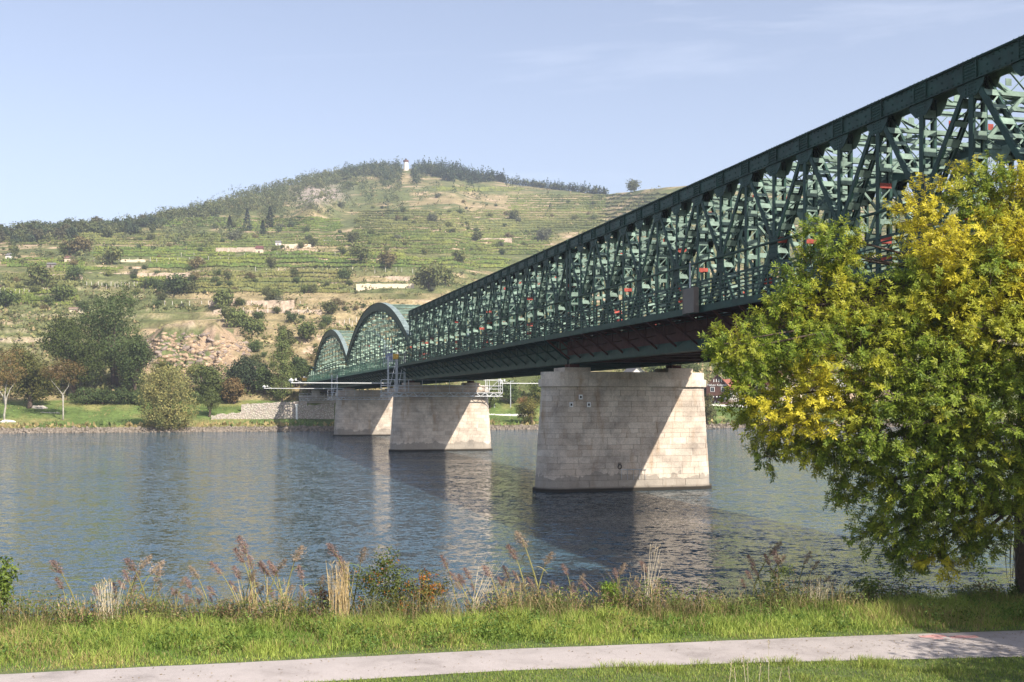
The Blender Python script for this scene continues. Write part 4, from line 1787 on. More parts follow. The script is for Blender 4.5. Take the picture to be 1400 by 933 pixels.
def hut(x, y, wpx, hpx, wall, roof, label, rz=0.0, roof_h=0.35):
    p_ = far_at(x, y)
    s_ = F / p_.y
    wd, hh = wpx / s_, hpx / s_
    root = thing('hut', label, 'hut', p_, rz, 'huts in the vineyards')
    q = MB()
    q.box((0, wd * 0.4, hh * 0.32), (wd, wd * 0.8, hh * 0.66 + 0.6))
    q.build('wall', wall, root)
    q = MB()
    e = wd / 2 * 1.15
    z0 = hh * 0.64
    q.add([(-e, -0.4, z0), (e, -0.4, z0), (e, wd * 0.4, z0 + hh * roof_h), (-e, wd * 0.4, z0 + hh * roof_h), (e, wd * 0.8 + 0.4, z0), (-e, wd * 0.8 + 0.4, z0)],
          [(0, 1, 2, 3), (3, 2, 4, 5), (0, 3, 5), (1, 4, 2), (0, 5, 4, 1)])
    q.build('roof', roof, root)
    q = MB()
    q.box((0, -0.03, hh * 0.2), (wd * 0.2, 0.08, hh * 0.4))
    q.build('door', 'timber_brown', root)
    return root


hut(11, 355, 7, 9, 'plaster_white', 'roof_slate', 'bright white hut at the left edge of the vineyards')
hut(93, 360, 11, 10, 'plaster_cream', 'roof_dark', 'small hut with dull red roof beside a round tree on the terraces')
hut(69, 366, 10, 7, 'timber_grey', 'roof_slate', 'low grey shed below the red roofed hut')
hut(97, 319, 7, 6, 'plaster_cream', 'roof_tile', 'pink hut under the ridge trees on the left')
hut(380, 336, 7, 7, 'plaster_white', 'roof_slate', 'white hut at the left end of the bright hillside wall')
hut(354, 350, 9, 13, 'plaster_cream', 'roof_dark', 'small stone hut left of the bright hillside wall')
hut(104, 428, 20, 8, 'plaster_cream', 'roof_dark', 'long low brown roofed shed just above the big dark trees')
hut(447, 333, 8, 5, 'plaster_white', 'roof_slate', 'pale hut right of the bright hillside wall')


def hill_wall(x0, x1, y, hpx, mat, label, jag=0.12):
    """dry-stone wall on the hillside following the ground"""
    n = max(6, int((x1 - x0) / 5))
    P = hit(np.linspace(x0, x1, n + 1), np.linspace(y, y - 0.0, n + 1) + hpx)
    Ym = np.median(P[:, 1])
    rr = random.Random(int(x0 + y * 3))
    vs = []
    for k_ in range(n + 1):
        kx = (x0 + (x1 - x0) * k_ / n - 700) / F
        Y = Ym + 1.0
        X = kx * Y
        zb = CZ + (HY - y - hpx) / F * Y - 1.5
        zt = CZ + (HY - y) / F * Y + rr.uniform(-jag, jag) * 2
        vs += [(X, Y - 0.4, zb), (X, Y, zt), (X, Y + 1.2, zt - 0.1), (X, Y + 1.6, zb)]
    fs = []
    for k_ in range(n):
        o = 4 * k_
        for e in range(4):
            fs.append((o + e, o + (e + 1) % 4, o + 4 + (e + 1) % 4, o + 4 + e))
    fs += [(0, 1, 2, 3), (4 * n + 3, 4 * n + 2, 4 * n + 1, 4 * n)]
    q = MB()
    q.add(vs, fs)
    return tag(q.build('terrace_wall', mat), label, 'wall', 'terrace walls on the hillside')


steel_dry = simple('drystone', (0.46, 0.36, 0.27), 0.95, 0.45, 0.7, bump=0.8)
hill_wall(40, 112, 375, 9, 'drystone', 'tall brown dry-stone wall below the red roofed hut')
hill_wall(113, 262, 373, 8, 'drystone', 'long brown dry-stone wall under the bright vineyard on the left')
hill_wall(286, 402, 411, 9, 'drystone', 'upper long pale terrace wall above the quarry')
hill_wall(350, 440, 423.5, 8, 'drystone', 'lower pale terrace wall above the small poplar')
hill_wall(292, 345, 424, 8, 'drystone', 'lower pale terrace wall at the right of the dark bushes')
hill_wall(384, 425, 334, 6, 'plaster_cream', 'bright cream wall beside the white hut high on the hill')
hill_wall(487, 566, 388, 6.5, 'plaster_cream', 'bright white wall above the tall arched span')
hill_wall(475, 560, 378, 6, 'drystone', 'brown wall just above the bright white wall over the arch')
hill_wall(165, 198, 355, 4.5, 'plaster_cream', 'short bright wall among the left vineyards')
hill_wall(295, 352, 339, 7, 'drystone', 'pinkish terrace wall left of the small stone hut')
hill_wall(0, 34, 399, 6, 'drystone', 'short pale wall at the left edge above the big trees')
hill_wall(432, 480, 385, 6, 'drystone', 'short pale wall left of the bright white wall')
hill_wall(590, 700, 326, 3, 'drystone', 'thin pink wall on the right part of the slope')

# lookout tower on the summit
p = far_at(555, 233)
s_ = F / p.y
root = thing('lookout_tower', 'white lookout tower with dark top on the wooded summit', 'tower', p)
q = MB()
q.tube([(0, 0, -2), (0, 0, 8.5 / s_ + 2)], [3.6 / s_, 3.1 / s_], 12)
q.build('shaft', 'plaster_white', root)
q = MB()
q.tube([(0, 0, 8.5 / s_ + 2.05), (0, 0, 11 / s_ + 2)], [3.8 / s_, 3.8 / s_], 12)
q.build('gallery', 'roof_dark', root)
q = MB()
q.tube([(0, 0, 11 / s_ + 2.05), (0, 0, 13.5 / s_ + 2)], [1.9 / s_, 1.1 / s_], 10)
q.build('lantern', 'sign_dark', root)

# ------------------------------------------------------------------ vegetation tools


def crown_arrays(lobes, n, size, cA, cB, g_, per=10, shell=0.5, asp=0.62, cC=None, pC=0.0, spread=1.0):
    """leaf cards gathered in clumps through the crown lobes; returns verts, colours"""
    lob = np.array(lobes, float)
    vol = lob[:, 3] * lob[:, 4] * lob[:, 5]
    pr_ = vol ** 0.75
    pr_ /= pr_.sum()
    nc = max(3, n // per)
    li = g_.choice(len(lob), nc, p=pr_)
    d = unit(g_.normal(size=(nc, 3)))
    r = (shell ** 3 + (1.06 ** 3 - shell ** 3) * g_.random(nc)) ** (1 / 3)
    r = r * (0.9 + 0.22 * g_.random(nc))
    C = lob[li, :3] + d * r[:, None] * lob[li, 3:]
    cs = (lob[li, 3:].mean(1) ** 0.5 * size ** 0.5) * 0.75 * spread
    P = np.repeat(C, per, 0) + g_.normal(size=(nc * per, 3)) * np.repeat(cs, per)[:, None] * 0.5
    out = np.repeat(d, per, 0)
    Nn = unit(out * 0.9 + rdir(nc * per, g_) * 0.8 + np.array([0, 0, 0.35]))
    D = unit(np.cross(Nn, rdir(nc * per, g_)) + np.array([0, 0, -0.25]))
    sz = size * (0.65 + 0.7 * g_.random(nc * per))
    v = diamonds(P, D, Nn, sz, sz * asp)
    t_ = g_.random(nc)
    cc = np.array(cA)[None] * (1 - t_[:, None]) + np.array(cB)[None] * t_[:, None]
    if cC is not None:
        mk = g_.random(nc) < pC
        cc[mk] = np.array(cC)[None] * (0.7 + 0.6 * g_.random(mk.sum()))[:, None]
    c = np.repeat(cc, per, 0) * (0.75 + 0.5 * g_.random(nc * per))[:, None]
    return v, np.repeat(c, 4, 0)


def crown_mesh(name, lobes, n, size, cA, cB, seed, mat='hill_leaf', **kw):
    g_ = np.random.default_rng(seed)
    v, c = crown_arrays(lobes, n, size, cA, cB, g_, **kw)
    return mesh_np(name, v, quads(len(v) // 4), mat, c)


def limb_mesh(name, base, tips, r0, mat, seed, wob=0.12, n=7, fork=0.35):
    """trunk and limbs reaching towards the given points"""
    g_ = random.Random(seed)
    q = MB()
    base = Vector(base)
    for j, tp in enumerate(tips):
        tp = Vector(tp)
        L = (tp - base).length
        pts, rad = [], []
        f0 = base + (tips_mean(tips) - base) * fork
        for k_ in range(7):
            u_ = k_ / 6
            a = base.lerp(f0, min(1, u_ / 0.4)) if u_ < 0.4 else f0.lerp(tp, (u_ - 0.4) / 0.6)
            jit = wob * L * 0.12 * (1 if 0 < k_ < 6 else 0) * (0.25 if u_ <= 0.4 else 1)
            hsh = random.Random(seed * 31 + k_ + (0 if u_ <= 0.4 else j * 97))
            pts.append(a + Vector((hsh.uniform(-1, 1), hsh.uniform(-1, 1), 0)) * jit)
            rad.append(r0 * (1 - 0.35 * u_ / 0.4 if u_ < 0.4 else 0.6 * (1 - u_) / 0.6 + 0.06))
        q.tube(pts, rad, n)
    return q.mesh(name, [mat], True)


def tips_mean(tips):
    a = Vector((0, 0, 0))
    for t_ in tips:
        a += Vector(t_)
    return a / len(tips)


def far_tree(x, yb, yt, wpx, label, cA, cB, n, seed, name='tree', cat='tree', lobes=None, size=0.75, bark='bark', trunk=0.12, depth=0.9, group=None, bare=0.12, Yadd=0.0, ntips=7, fork=0.35, **kw):
    """a tree of the far shore given by its photo box: centre column, foot row, top row and width"""
    p_ = far_at(x, yb)
    if Yadd:
        Yn = p_.y + Yadd
        p_ = Vector(((x - 700) / F * Yn, Yn, float(ground((x - 700) / F * Yn, Yn))))
    s_ = F / p_.y
    H = (CZ + (HY - yt) / s_) - p_.z
    W = wpx / s_
    g_ = random.Random(seed)
    if lobes is None:
        lobes = []
        nl = 9
        for k_ in range(nl):
            u_ = (k_ + 0.5) / nl
            zc = H * (bare + (1 - bare) * (0.12 + 0.76 * u_))
            prof = math.sin(math.pi * (0.12 + 0.80 * u_)) ** 0.7
            a = g_.uniform(0, 6.28)
            rr = W * 0.5 * prof
            lobes.append((math.cos(a) * rr * 0.45, math.sin(a) * rr * 0.45 * depth, zc, rr * 0.72, rr * 0.72 * depth, H * 0.15))
    else:
        lobes = [(a * W, b_ * W, c_ * H, d_ * W, e_ * W, f_ * H) for (a, b_, c_, d_, e_, f_) in lobes]
    root = thing(name, label, cat, p_, 0, group)
    tips = [(l[0], l[1], l[2]) for l in lobes if l[2] > H * 0.3][:ntips] or [(0, 0, H * 0.5)]
    obj('trunk', limb_mesh('trunk', (0, 0, -0.4), tips, max(0.12, W * trunk * 0.5), bark, seed, fork=fork, wob=0.12 if bark == 'bark' else 0.55), root)
    obj('crown', crown_mesh('crown', lobes, int(n * 1.6), size * 0.72, cA, cB, seed, **kw), root)
    return root


DG_ = (0.042, 0.064, 0.024)
MG_ = (0.080, 0.105, 0.034)
LG_ = (0.135, 0.155, 0.048)
YG_ = (0.19, 0.165, 0.045)
BR_ = (0.17, 0.10, 0.045)
GY_ = (0.10, 0.105, 0.065)

far_tree(158, 553, 389, 104, 'tall dark spreading tree behind the far lawn, highest of the left group', DG_, MG_, 9000, 1, 'big_tree', Yadd=14, bare=0.1, shell=0.35)
far_tree(98, 553, 428, 96, 'broad rounded green tree left of the tallest dark tree', (0.045, 0.065, 0.02), (0.085, 0.105, 0.03), 8000, 2, 'big_tree', Yadd=7, shell=0.4)
far_tree(185, 552, 455, 44, 'dark green tree between the tallest tree and the golden willow', DG_, MG_, 4200, 3, 'big_tree', Yadd=3)
far_tree(40, 561, 487, 66, 'yellowish green tree behind the leftmost white barked trunk', (0.07, 0.085, 0.024), (0.14, 0.125, 0.036), 5000, 4, 'big_tree')
far_tree(20, 552, 470, 50, 'dull green tree at the left edge behind the yellowish tree', MG_, (0.12, 0.11, 0.035), 3600, 44, 'big_tree', Yadd=8)
BL = [(-0.30, 0, 0.78, 0.26, 0.24, 0.12), (0.32, 0, 0.84, 0.24, 0.22, 0.12), (0.02, 0.05, 0.88, 0.30, 0.26, 0.11), (0.0, -0.1, 0.74, 0.26, 0.2, 0.10), (0.22, 0, 0.64, 0.16, 0.12, 0.06)]
far_tree(86, 575, 491, 56, 'forked white barked tree with thin rusty crown on the far lawn', (0.10, 0.095, 0.03), BR_, 2600, 5, 'birch_tree', lobes=BL, bark='bark_pale', trunk=0.045, size=0.5, shell=0.2, ntips=2, fork=0.42)
BL2 = [(-0.30, 0, 0.74, 0.28, 0.24, 0.16), (0.1, 0.05, 0.86, 0.30, 0.26, 0.13), (0.25, 0, 0.66, 0.22, 0.22, 0.14), (0.0, -0.1, 0.60, 0.22, 0.2, 0.10), (-0.25, 0, 0.5, 0.16, 0.12, 0.08)]
far_tree(6, 578, 474, 60, 'white barked tree with rusty crown at the left edge of the far lawn', (0.10, 0.095, 0.03), BR_, 3000, 6, 'birch_tree', lobes=BL2, bark='bark_pale', trunk=0.05, size=0.5, shell=0.2, ntips=3, fork=0.36)
WL = [(-0.2, 0, 0.62, 0.3, 0.3, 0.30), (0.15, -0.1, 0.66, 0.3, 0.3, 0.30), (0.0, 0.1, 0.84, 0.2, 0.2, 0.14), (-0.3, 0, 0.34, 0.24, 0.24, 0.26), (0.3, 0, 0.36, 0.24, 0.26, 0.28), (0.0, -0.2, 0.32, 0.26, 0.24, 0.28), (-0.1, -0.1, 0.15, 0.3, 0.26, 0.14), (0.16, -0.1, 0.14, 0.3, 0.26, 0.13)]
far_tree(229, 588, 497, 78, 'golden green willow drooping to the water on the far bank', (0.12, 0.135, 0.05), (0.28, 0.24, 0.085), 7000, 7, 'willow_tree', lobes=WL, size=0.62, shell=0.45)
far_tree(216, 556, 487, 40, 'loose yellowish top of a tree rising behind the willow', (0.10, 0.105, 0.035), (0.23, 0.19, 0.06), 2200, 71, 'willow_tree', size=0.6, Yadd=2)
far_tree(286, 572, 530, 30, 'small light green tree on the lawn right of the willow', MG_, LG_, 1600, 8, 'young_tree', bare=0.25, size=0.5)
far_tree(283, 553, 497, 40, 'medium green tree in front of the quarry face', MG_, LG_, 2800, 9, 'bank_tree', Yadd=3)
far_tree(320, 555, 514, 32, 'rusty brown bush at the foot of the quarry slope', (0.11, 0.085, 0.035), (0.16, 0.10, 0.045), 1800, 10, 'bank_tree', bare=0.02)
far_tree(340, 551, 486, 52, 'dark bluish green tree right of the quarry', (0.03, 0.045, 0.022), (0.055, 0.07, 0.035), 3800, 11, 'bank_tree', Yadd=5)
PL = [(0, 0, 0.2, 0.42, 0.42, 0.16), (0.05, 0, 0.35, 0.46, 0.4, 0.16), (-0.05, 0, 0.5, 0.42, 0.4, 0.16), (0.04, 0, 0.65, 0.34, 0.34, 0.15), (0, 0, 0.80, 0.24, 0.24, 0.13), (0.02, 0, 0.92, 0.12, 0.12, 0.09)]
far_tree(385, 550, 446, 38, 'slender poplar left of the arched spans', MG_, LG_, 4200, 12, 'poplar_tree', lobes=PL, size=0.6)
far_tree(405, 548, 486, 40, 'dark tree between the poplar and the end of the bridge', DG_, MG_, 2600, 13, 'bank_tree', Yadd=8)
far_tree(362, 550, 500, 36, 'dark rounded tree left of the poplar foot', DG_, MG_, 2400, 14, 'bank_tree', Yadd=4)
far_tree(300, 552, 522, 34, 'low green bush between the medium tree and the rusty bush', MG_, LG_, 1600, 15, 'bank_tree', bare=0.02)
far_tree(728, 581, 536, 40, 'yellow green shrub on the far bank beside the nearest pier', (0.08, 0.09, 0.028), (0.19, 0.16, 0.045), 2400, 16, 'bank_shrub', bare=0.0, size=0.55)
far_tree(966, 582, 536, 26, 'tall rounded shrub on the far bank right of the nearest pier', (0.075, 0.085, 0.03), (0.15, 0.13, 0.045), 2000, 17, 'bank_shrub', bare=0.0, size=0.55)
far_tree(700, 556, 520, 40, 'dark green tree behind the lamp post on the far shore', DG_, MG_, 2200, 18, 'bank_tree')
far_tree(670, 558, 528, 32, 'green tree right of the middle pier on the far shore', MG_, LG_, 1600, 19, 'bank_tree')
far_tree(740, 556, 515, 42, 'green tree close behind the left edge of the nearest pier', MG_, LG_, 2200, 20, 'bank_tree', Yadd=3)
far_tree(718, 560, 543, 26, 'reddish autumn bush under the trees beside the nearest pier', (0.24, 0.10, 0.06), (0.28, 0.17, 0.08), 900, 201, 'bank_shrub', bare=0.0, size=0.5)
for k_, (x_, lb) in enumerate(((905, 'green tree peeping over the right bearing of the nearest pier'), (935, 'green tree over the right end of the nearest pier'), (1030, 'green tree behind the left boughs of the near tree'), (1050, 'second green tree behind the left boughs of the near tree'))):
    far_tree(x_, 548, 500 - 3 * (k_ % 2), 44, lb, MG_, LG_, 2000, 30 + k_, 'bank_tree', Yadd=20)
for k_, (x_, w_, h_, lb) in enumerate(((118, 46, 26, 'dark hedge bush under the broad tree on the far lawn'), (140, 40, 24, 'green hedge bush right of the forked white tree'), (163, 40, 26, 'dark hedge bush under the tallest tree'), (187, 30, 22, 'green hedge bush left of the willow'), (268, 26, 20, 'low hedge bush right of the willow'))):
    far_tree(x_, 555, 555 - h_, w_, lb, DG_, MG_, 1500, 50 + k_, 'hedge_bush', 'bush', bare=0.0, size=0.6)

# boulders and a pale stone on the far bank
p = hit(10, 580)[0]
tag(obj('pale_rock', rock_mesh('pale_rock', 1.1, 3, 'boulder_pale', (1.9, 0.7, 0.55)), None, p), 'flat white rock on the far bank at the left edge', 'rock')
p = hit(52, 564)[0]
tag(obj('rubble_heap', rock_mesh('rubble_heap', 1.5, 5, 'concrete', (1.6, 0.8, 0.45)), None, p), 'small heap of pale rubble on the far lawn', 'rubble')

# riprap along the far waterline: countless stones
g_ = np.random.default_rng(77)
base = [np.array([v_.co[:] for v_ in rock_mesh('r', 1.0, s_, 'boulder', nu=6, nv=4).vertices]) for s_ in range(4)]
bf = np.array([f.vertices[:] for f in bpy.data.meshes['r'].polygons])
VV, FF, o = [], [], 0
xs_ = np.sort(g_.uniform(-40, 1440, 2300))
for x_ in xs_:
    kx = (x_ - 700) / F
    dd = g_.uniform(-0.4, 2.6)
    Y = bank_Y(kx) + dd
    r_ = g_.uniform(0.18, 0.5)
    z_ = max(0.0, 0.45 * dd) + 0.05
    b0 = base[g_.integers(4)] * r_ * g_.uniform(0.7, 1.2, 3)
    a = g_.uniform(0, 6.28)
    rot = np.array([[math.cos(a), -math.sin(a), 0], [math.sin(a), math.cos(a), 0], [0, 0, 1]])
    VV.append(b0 @ rot.T + np.array([kx * Y, Y, z_]))
    FF.append(bf + o)
    o += len(b0)
tag(obj('riprap_stones', mesh_np('riprap_stones', np.concatenate(VV), np.concatenate(FF), 'boulder')), 'strip of rough stones along the far waterline', 'stones', kind='stuff')

# far lawn grass tufts
n = 9000
x_ = g_.uniform(-40, 1440, n)
dd = g_.uniform(2.6, 34, n) ** 1.0
k_ = (x_ - 700) / F
Y = bank_Y(k_) + dd
z_, _, _ = zfar(k_, Y)
P = np.stack([k_ * Y, Y, z_ - 0.1], -1)
D = unit(g_.normal(size=(n, 3)) * 0.5 + np.array([0, 0, 1.0]))
tl = np.where(dd < 7, g_.uniform(0.6, 1.6, n), g_.uniform(0.2, 0.5, n))
v = diamonds(P, D, rdir(n, g_), tl, tl * 0.7)
cc = np.array((0.10, 0.14, 0.04)) * (0.6 + 0.8 * g_.random((n, 1)))
dryp = (fbm(P[:, 0] / 8, P[:, 1] / 8, 3, 7) + 0.2 * (dd < 7) + g_.normal(size=n) * 0.05) > 0.12
cc[dryp] = np.array((0.24, 0.19, 0.085)) * (0.7 + 0.6 * g_.random((dryp.sum(), 1)))
tag(obj('far_bank_grass', mesh_np('far_bank_grass', v, quads(n), 'hill_leaf', np.repeat(cc, 4, 0))), 'rough grass and dry weeds on the far bank', 'grass', kind='stuff')

# ------------------------------------------------------------------ the hillside's plants
g_ = np.random.default_rng(5)
# woods along the ridge
FX = np.array([0, 60, 150, 215, 300, 350, 420, 470, 520, 560, 640, 690, 760, 820])
FLO = np.array([322, 326, 322, 306, 294, 290, 268, 252, 246, 250, 250, 247, 258, 266])
V1, C1 = [], []


def wood(n, xr, conifer, hr, wr, per):
    xs_ = g_.uniform(xr[0], xr[1], n)
    lo = np.interp(xs_, FX, FLO)
    hi = np.interp(xs_, SKX, SKY)
    lo = hi + (lo - hi) * (1.0 + 1.6 * fbm(xs_ / 28, xs_ * 0 + 2, 3, 88))
    ys_ = hi + (lo - hi) * g_.random(n) ** 1.25 * 1.02
    tail = (g_.random(n) < (0.22 if not conifer else 0.03))
    ys_ = np.where(tail, ys_ + 45 * g_.random(n) ** 1.5, ys_)
    thin = (conifer is False) & (ys_ > hi + 12) & (g_.random(n) < 0.15)
    P_ = hit(xs_, ys_)
    for p_, th in zip(P_, thin):
        if th or (547 < 700 + F * p_[0] / p_[1] < 564 and HY - (p_[2] - CZ) / p_[1] * F > 229):
            continue
        H = g_.uniform(*hr) * (1.5 if g_.random() < 0.12 else 1.0)
        W = H * g_.uniform(*wr)
        s_ = p_[1]
        if conifer:
            u_ = g_.random(per)
            a = g_.random(per) * 6.28
            rr = W * 0.5 * (1.02 - u_) * (0.6 + 0.5 * g_.random(per))
            C = np.stack([np.cos(a) * rr * 0.55, np.sin(a) * rr * 0.55, H * (0.06 + 0.94 * u_)], -1) + p_
            D = np.stack([np.cos(a), np.sin(a), -0.35 + 0 * a], -1)
            D[u_ > 0.9] = (0, 0, 1.0)
            V1.append(diamonds(C, D, np.array([0, 0, 1.0]) + 0.4 * rdir(per, g_), rr * 0.9 + 0.9, np.full(per, 1.5)))
            c_ = np.array((0.036, 0.055, 0.030)) * g_.uniform(0.8, 1.5)
        else:
            lobes = [(0, 0, H * 0.55, W * 0.5, W * 0.5, H * 0.42), (g_.normal() * W * 0.2, g_.normal() * W * 0.2, H * 0.75, W * 0.32, W * 0.32, H * 0.25)]
            v_, _c = crown_arrays(lobes, per, 1.25, (1, 1, 1), (1, 1, 1), g_, per=5, spread=0.7)
            V1.append(v_ + p_)
            mixv = g_.random()
            c_ = (np.array((0.055, 0.075, 0.034)) * (1 - mixv) + np.array((0.12, 0.122, 0.052)) * mixv) * g_.uniform(0.85, 1.2)
        nq = len(V1[-1]) // 4
        C1.append(np.repeat(c_[None] * (0.75 + 0.5 * g_.random((nq, 1))), 4, 0))


wood(260, (-40, 230), False, (4, 7), (0.9, 1.3), 60)
wood(1500, (215, 560), False, (5, 10), (0.8, 1.2), 54)
wood(420, (430, 600), False, (5, 9), (0.9, 1.3), 50)
wood(620, (470, 690), True, (7, 11.5), (0.45, 0.7), 42)
wood(150, (640, 830), True, (5, 8.5), (0.5, 0.7), 36)
wood(200, (640, 830), False, (4, 7), (0.8, 1.1), 30)
v = np.concatenate(V1)
tag(obj('ridge_wood', mesh_np('ridge_wood', v, quads(len(v) // 4), 'hill_leaf', np.concatenate(C1))), 'dark wood of broadleaf trees and conifers along the hill crest', 'woods', kind='stuff')

# vineyard rows
V1, C1 = [], []


RV, RF, RC_ = [], [], []
ro = [0]


def vines(x0, x1, y0, y1, step, cA, cB, hgt=1.5, jit=0.3, slope=0.0):
    """each row is a low leafy hedge that follows the contour, with loose shoots"""
    for y in np.arange(y0, y1, step):
        xa, xb = x0 + g_.uniform(0, 10), x1 - g_.uniform(0, 10)
        xs_ = np.arange(xa, xb, 1.1)
        P_ = hit(xs_, y + 0 * xs_)
        ker = np.ones(31) / 31
        if len(xs_) > 40:
            Ys = np.convolve(np.pad(P_[:, 1], 15, 'edge'), ker, 'valid')
            kx = (xs_ - 700) / F
            P_ = np.stack([kx * Ys, Ys, ground(kx * Ys, Ys)], -1)
        n_ = len(P_)
        if n_ < 6:
            continue
        h_ = hgt * (0.75 + 0.5 * g_.random(n_)) * np.clip(1.0 + 1.5 * fbm(P_[:, 0] / 9, P_[:, 1] / 9, 2, 6), 0.25, 1.3)
        prof = [(-0.38, 0.15, 1), (-0.42, 0.62, 1), (0.0, 1.0, 1), (0.42, 0.6, 1), (0.38, 0.1, 1)]
        vs = np.stack([P_ + np.stack([0.15 * g_.normal(size=n_), dy + 0.14 * g_.normal(size=n_), h_ * dz_ + 0.1 * g_.normal(size=n_)], -1) for dy, dz_, _q in prof], 1)
        t_ = np.clip(fbm(P_[:, 0] / 14, P_[:, 1] / 14, 3, 3) * 2 + 0.5 + 0.15 * g_.normal(size=n_), 0, 1)[:, None]
        c_ = (np.array(cA) * (1 - t_) + np.array(cB) * t_) * (0.8 + 0.4 * g_.random((n_, 1)))
        RV.append(vs.reshape(-1, 3))
        RC_.append(np.repeat(c_, 5, 0) * (0.85 + 0.3 * g_.random((n_ * 5, 1))))
        gap = g_.random(n_ - 1) > 0.05
        id_ = np.arange(n_ * 5).reshape(n_, 5) + ro[0]
        f_ = np.stack([id_[:-1, :-1], id_[1:, :-1], id_[1:, 1:], id_[:-1, 1:]], -1)[gap]
        RF.append(f_.reshape(-1, 4))
        ro[0] += n_ * 5
        C = P_ + np.stack([g_.normal(size=n_) * 0.4, g_.normal(size=n_) * 0.35, h_ * g_.uniform(0.4, 1.05, n_)], -1)
        s_ = g_.uniform(0.45, 0.9, n_)
        V1.append(diamonds(C, unit(g_.normal(size=(n_, 3)) + np.array([0, 0, 0.4])), unit(rdir(n_, g_) + np.array([0, -0.7, 0.6])), s_, s_ * 0.8))
        C1.append(np.repeat(c_ * 1.1, 4, 0))


vA, vB = (0.095, 0.14, 0.034), (0.19, 0.21, 0.048)
vines(120, 330, 341.5, 354, 3.2, vA, vB)
vines(200, 700, 356, 371, 3.0, vA, vB)
vines(330, 560, 350, 356, 3.0, vA, vB)
vines(0, 120, 356, 366, 3.2, vA, vB)
vines(65, 170, 368, 374, 3.0, vA, (0.15, 0.18, 0.04))
vines(0, 110, 401, 418, 4.0, (0.10, 0.13, 0.03), vB)
vines(170, 330, 300, 312, 2.6, vA, (0.15, 0.19, 0.04))
vines(310, 470, 301, 318, 2.6, (0.085, 0.125, 0.03), (0.15, 0.18, 0.04))
vines(480, 760, 318, 350, 3.4, (0.085, 0.115, 0.03), (0.15, 0.165, 0.045))
vines(590, 720, 258, 264, 2.0, (0.17, 0.19, 0.05), (0.20, 0.21, 0.06))
vines(690, 830, 268, 292, 3.0, (0.11, 0.14, 0.04), (0.17, 0.18, 0.055))
vines(180, 230, 384, 398, 3.6, (0.13, 0.15, 0.04), vB)
vines(780, 1300, 268, 320, 5.0, (0.10, 0.12, 0.035), (0.16, 0.16, 0.05))
vines(230, 700, 322, 341, 3.2, (0.10, 0.13, 0.036), (0.17, 0.185, 0.05))
vines(0, 300, 322, 338, 3.2, (0.11, 0.13, 0.04), (0.18, 0.18, 0.055))
vines(480, 830, 290, 318, 3.2, (0.12, 0.135, 0.045), (0.18, 0.18, 0.06))
vines(0, 110, 378, 398, 3.6, (0.12, 0.13, 0.045), (0.18, 0.175, 0.06))
vines(230, 480, 376, 404, 4.2, (0.12, 0.135, 0.04), (0.19, 0.18, 0.06))
v = np.concatenate(V1)
vr = np.concatenate(RV)
tag(obj('vineyard_rows', mesh_np('vineyard_rows', np.concatenate([vr, v]), np.concatenate([np.concatenate(RF), quads(len(v) // 4) + len(vr)]), 'hill_leaf', np.concatenate(RC_ + C1))), 'rows of green and yellowing vines on the hill terraces', 'vines', kind='stuff')

# low scrub and dry grass over the slope
n = 24000
xs_ = g_.uniform(-60, 1440, n)
hi = np.interp(xs_, SKX, SKY)
ys_ = hi + (546 - hi) * g_.random(n) ** 0.9
P = hit(xs_, ys_)
dens = fbm(P[:, 0] / 35, P[:, 1] / 25, 4, 13) + 0.5 * fbm(P[:, 0] / 8, P[:, 1] / 8, 2, 15)
inq = (xs_ > 195) & (xs_ < 330) & (ys_ > 440) & (ys_ < 505)
terr = (xs_ > 290) & (xs_ < 470) & (ys_ > 400) & (ys_ < 470)
keep = (dens + g_.normal(size=n) * 0.08 > -0.04 + 0.25 * inq + 0.06 * terr)
P, ys_ = P[keep], ys_[keep]
n = len(P)
per = 5
sz = g_.uniform(0.5, 1.5, n) * np.where(P[:, 1] > 700, 1.35, 1.0)
rp = np.repeat(np.arange(n), per)
C = P[rp] + g_.normal(size=(n * per, 3)) * np.array([0.55, 0.55, 0.3]) * sz[rp][:, None] + np.array([0, 0, 0.4]) * sz[rp][:, None]
s_ = sz[rp] * g_.uniform(0.6, 1.2, n * per)
v = diamonds(C, unit(rdir(n * per, g_) + np.array([0, 0, 0.3])), unit(rdir(n * per, g_) + np.array([0, -0.4, 0.5])), s_, s_ * 0.75)
tt_ = g_.random((n, 1))
cc = np.array((0.105, 0.125, 0.046)) * (1 - tt_) + np.array((0.21, 0.195, 0.08)) * tt_
br = g_.random(n) < 0.16
cc[br] = np.array((0.30, 0.23, 0.125)) * (0.6 + 0.6 * g_.random((br.sum(), 1)))
cc = cc[rp] * (0.75 + 0.5 * g_.random((n * per, 1)))
tag(obj('hillside_scrub', mesh_np('hillside_scrub', v, quads(n * per), 'hill_leaf', np.repeat(cc, 4, 0))), 'low scrub and weeds covering the slopes of the hill', 'scrub', kind='stuff')

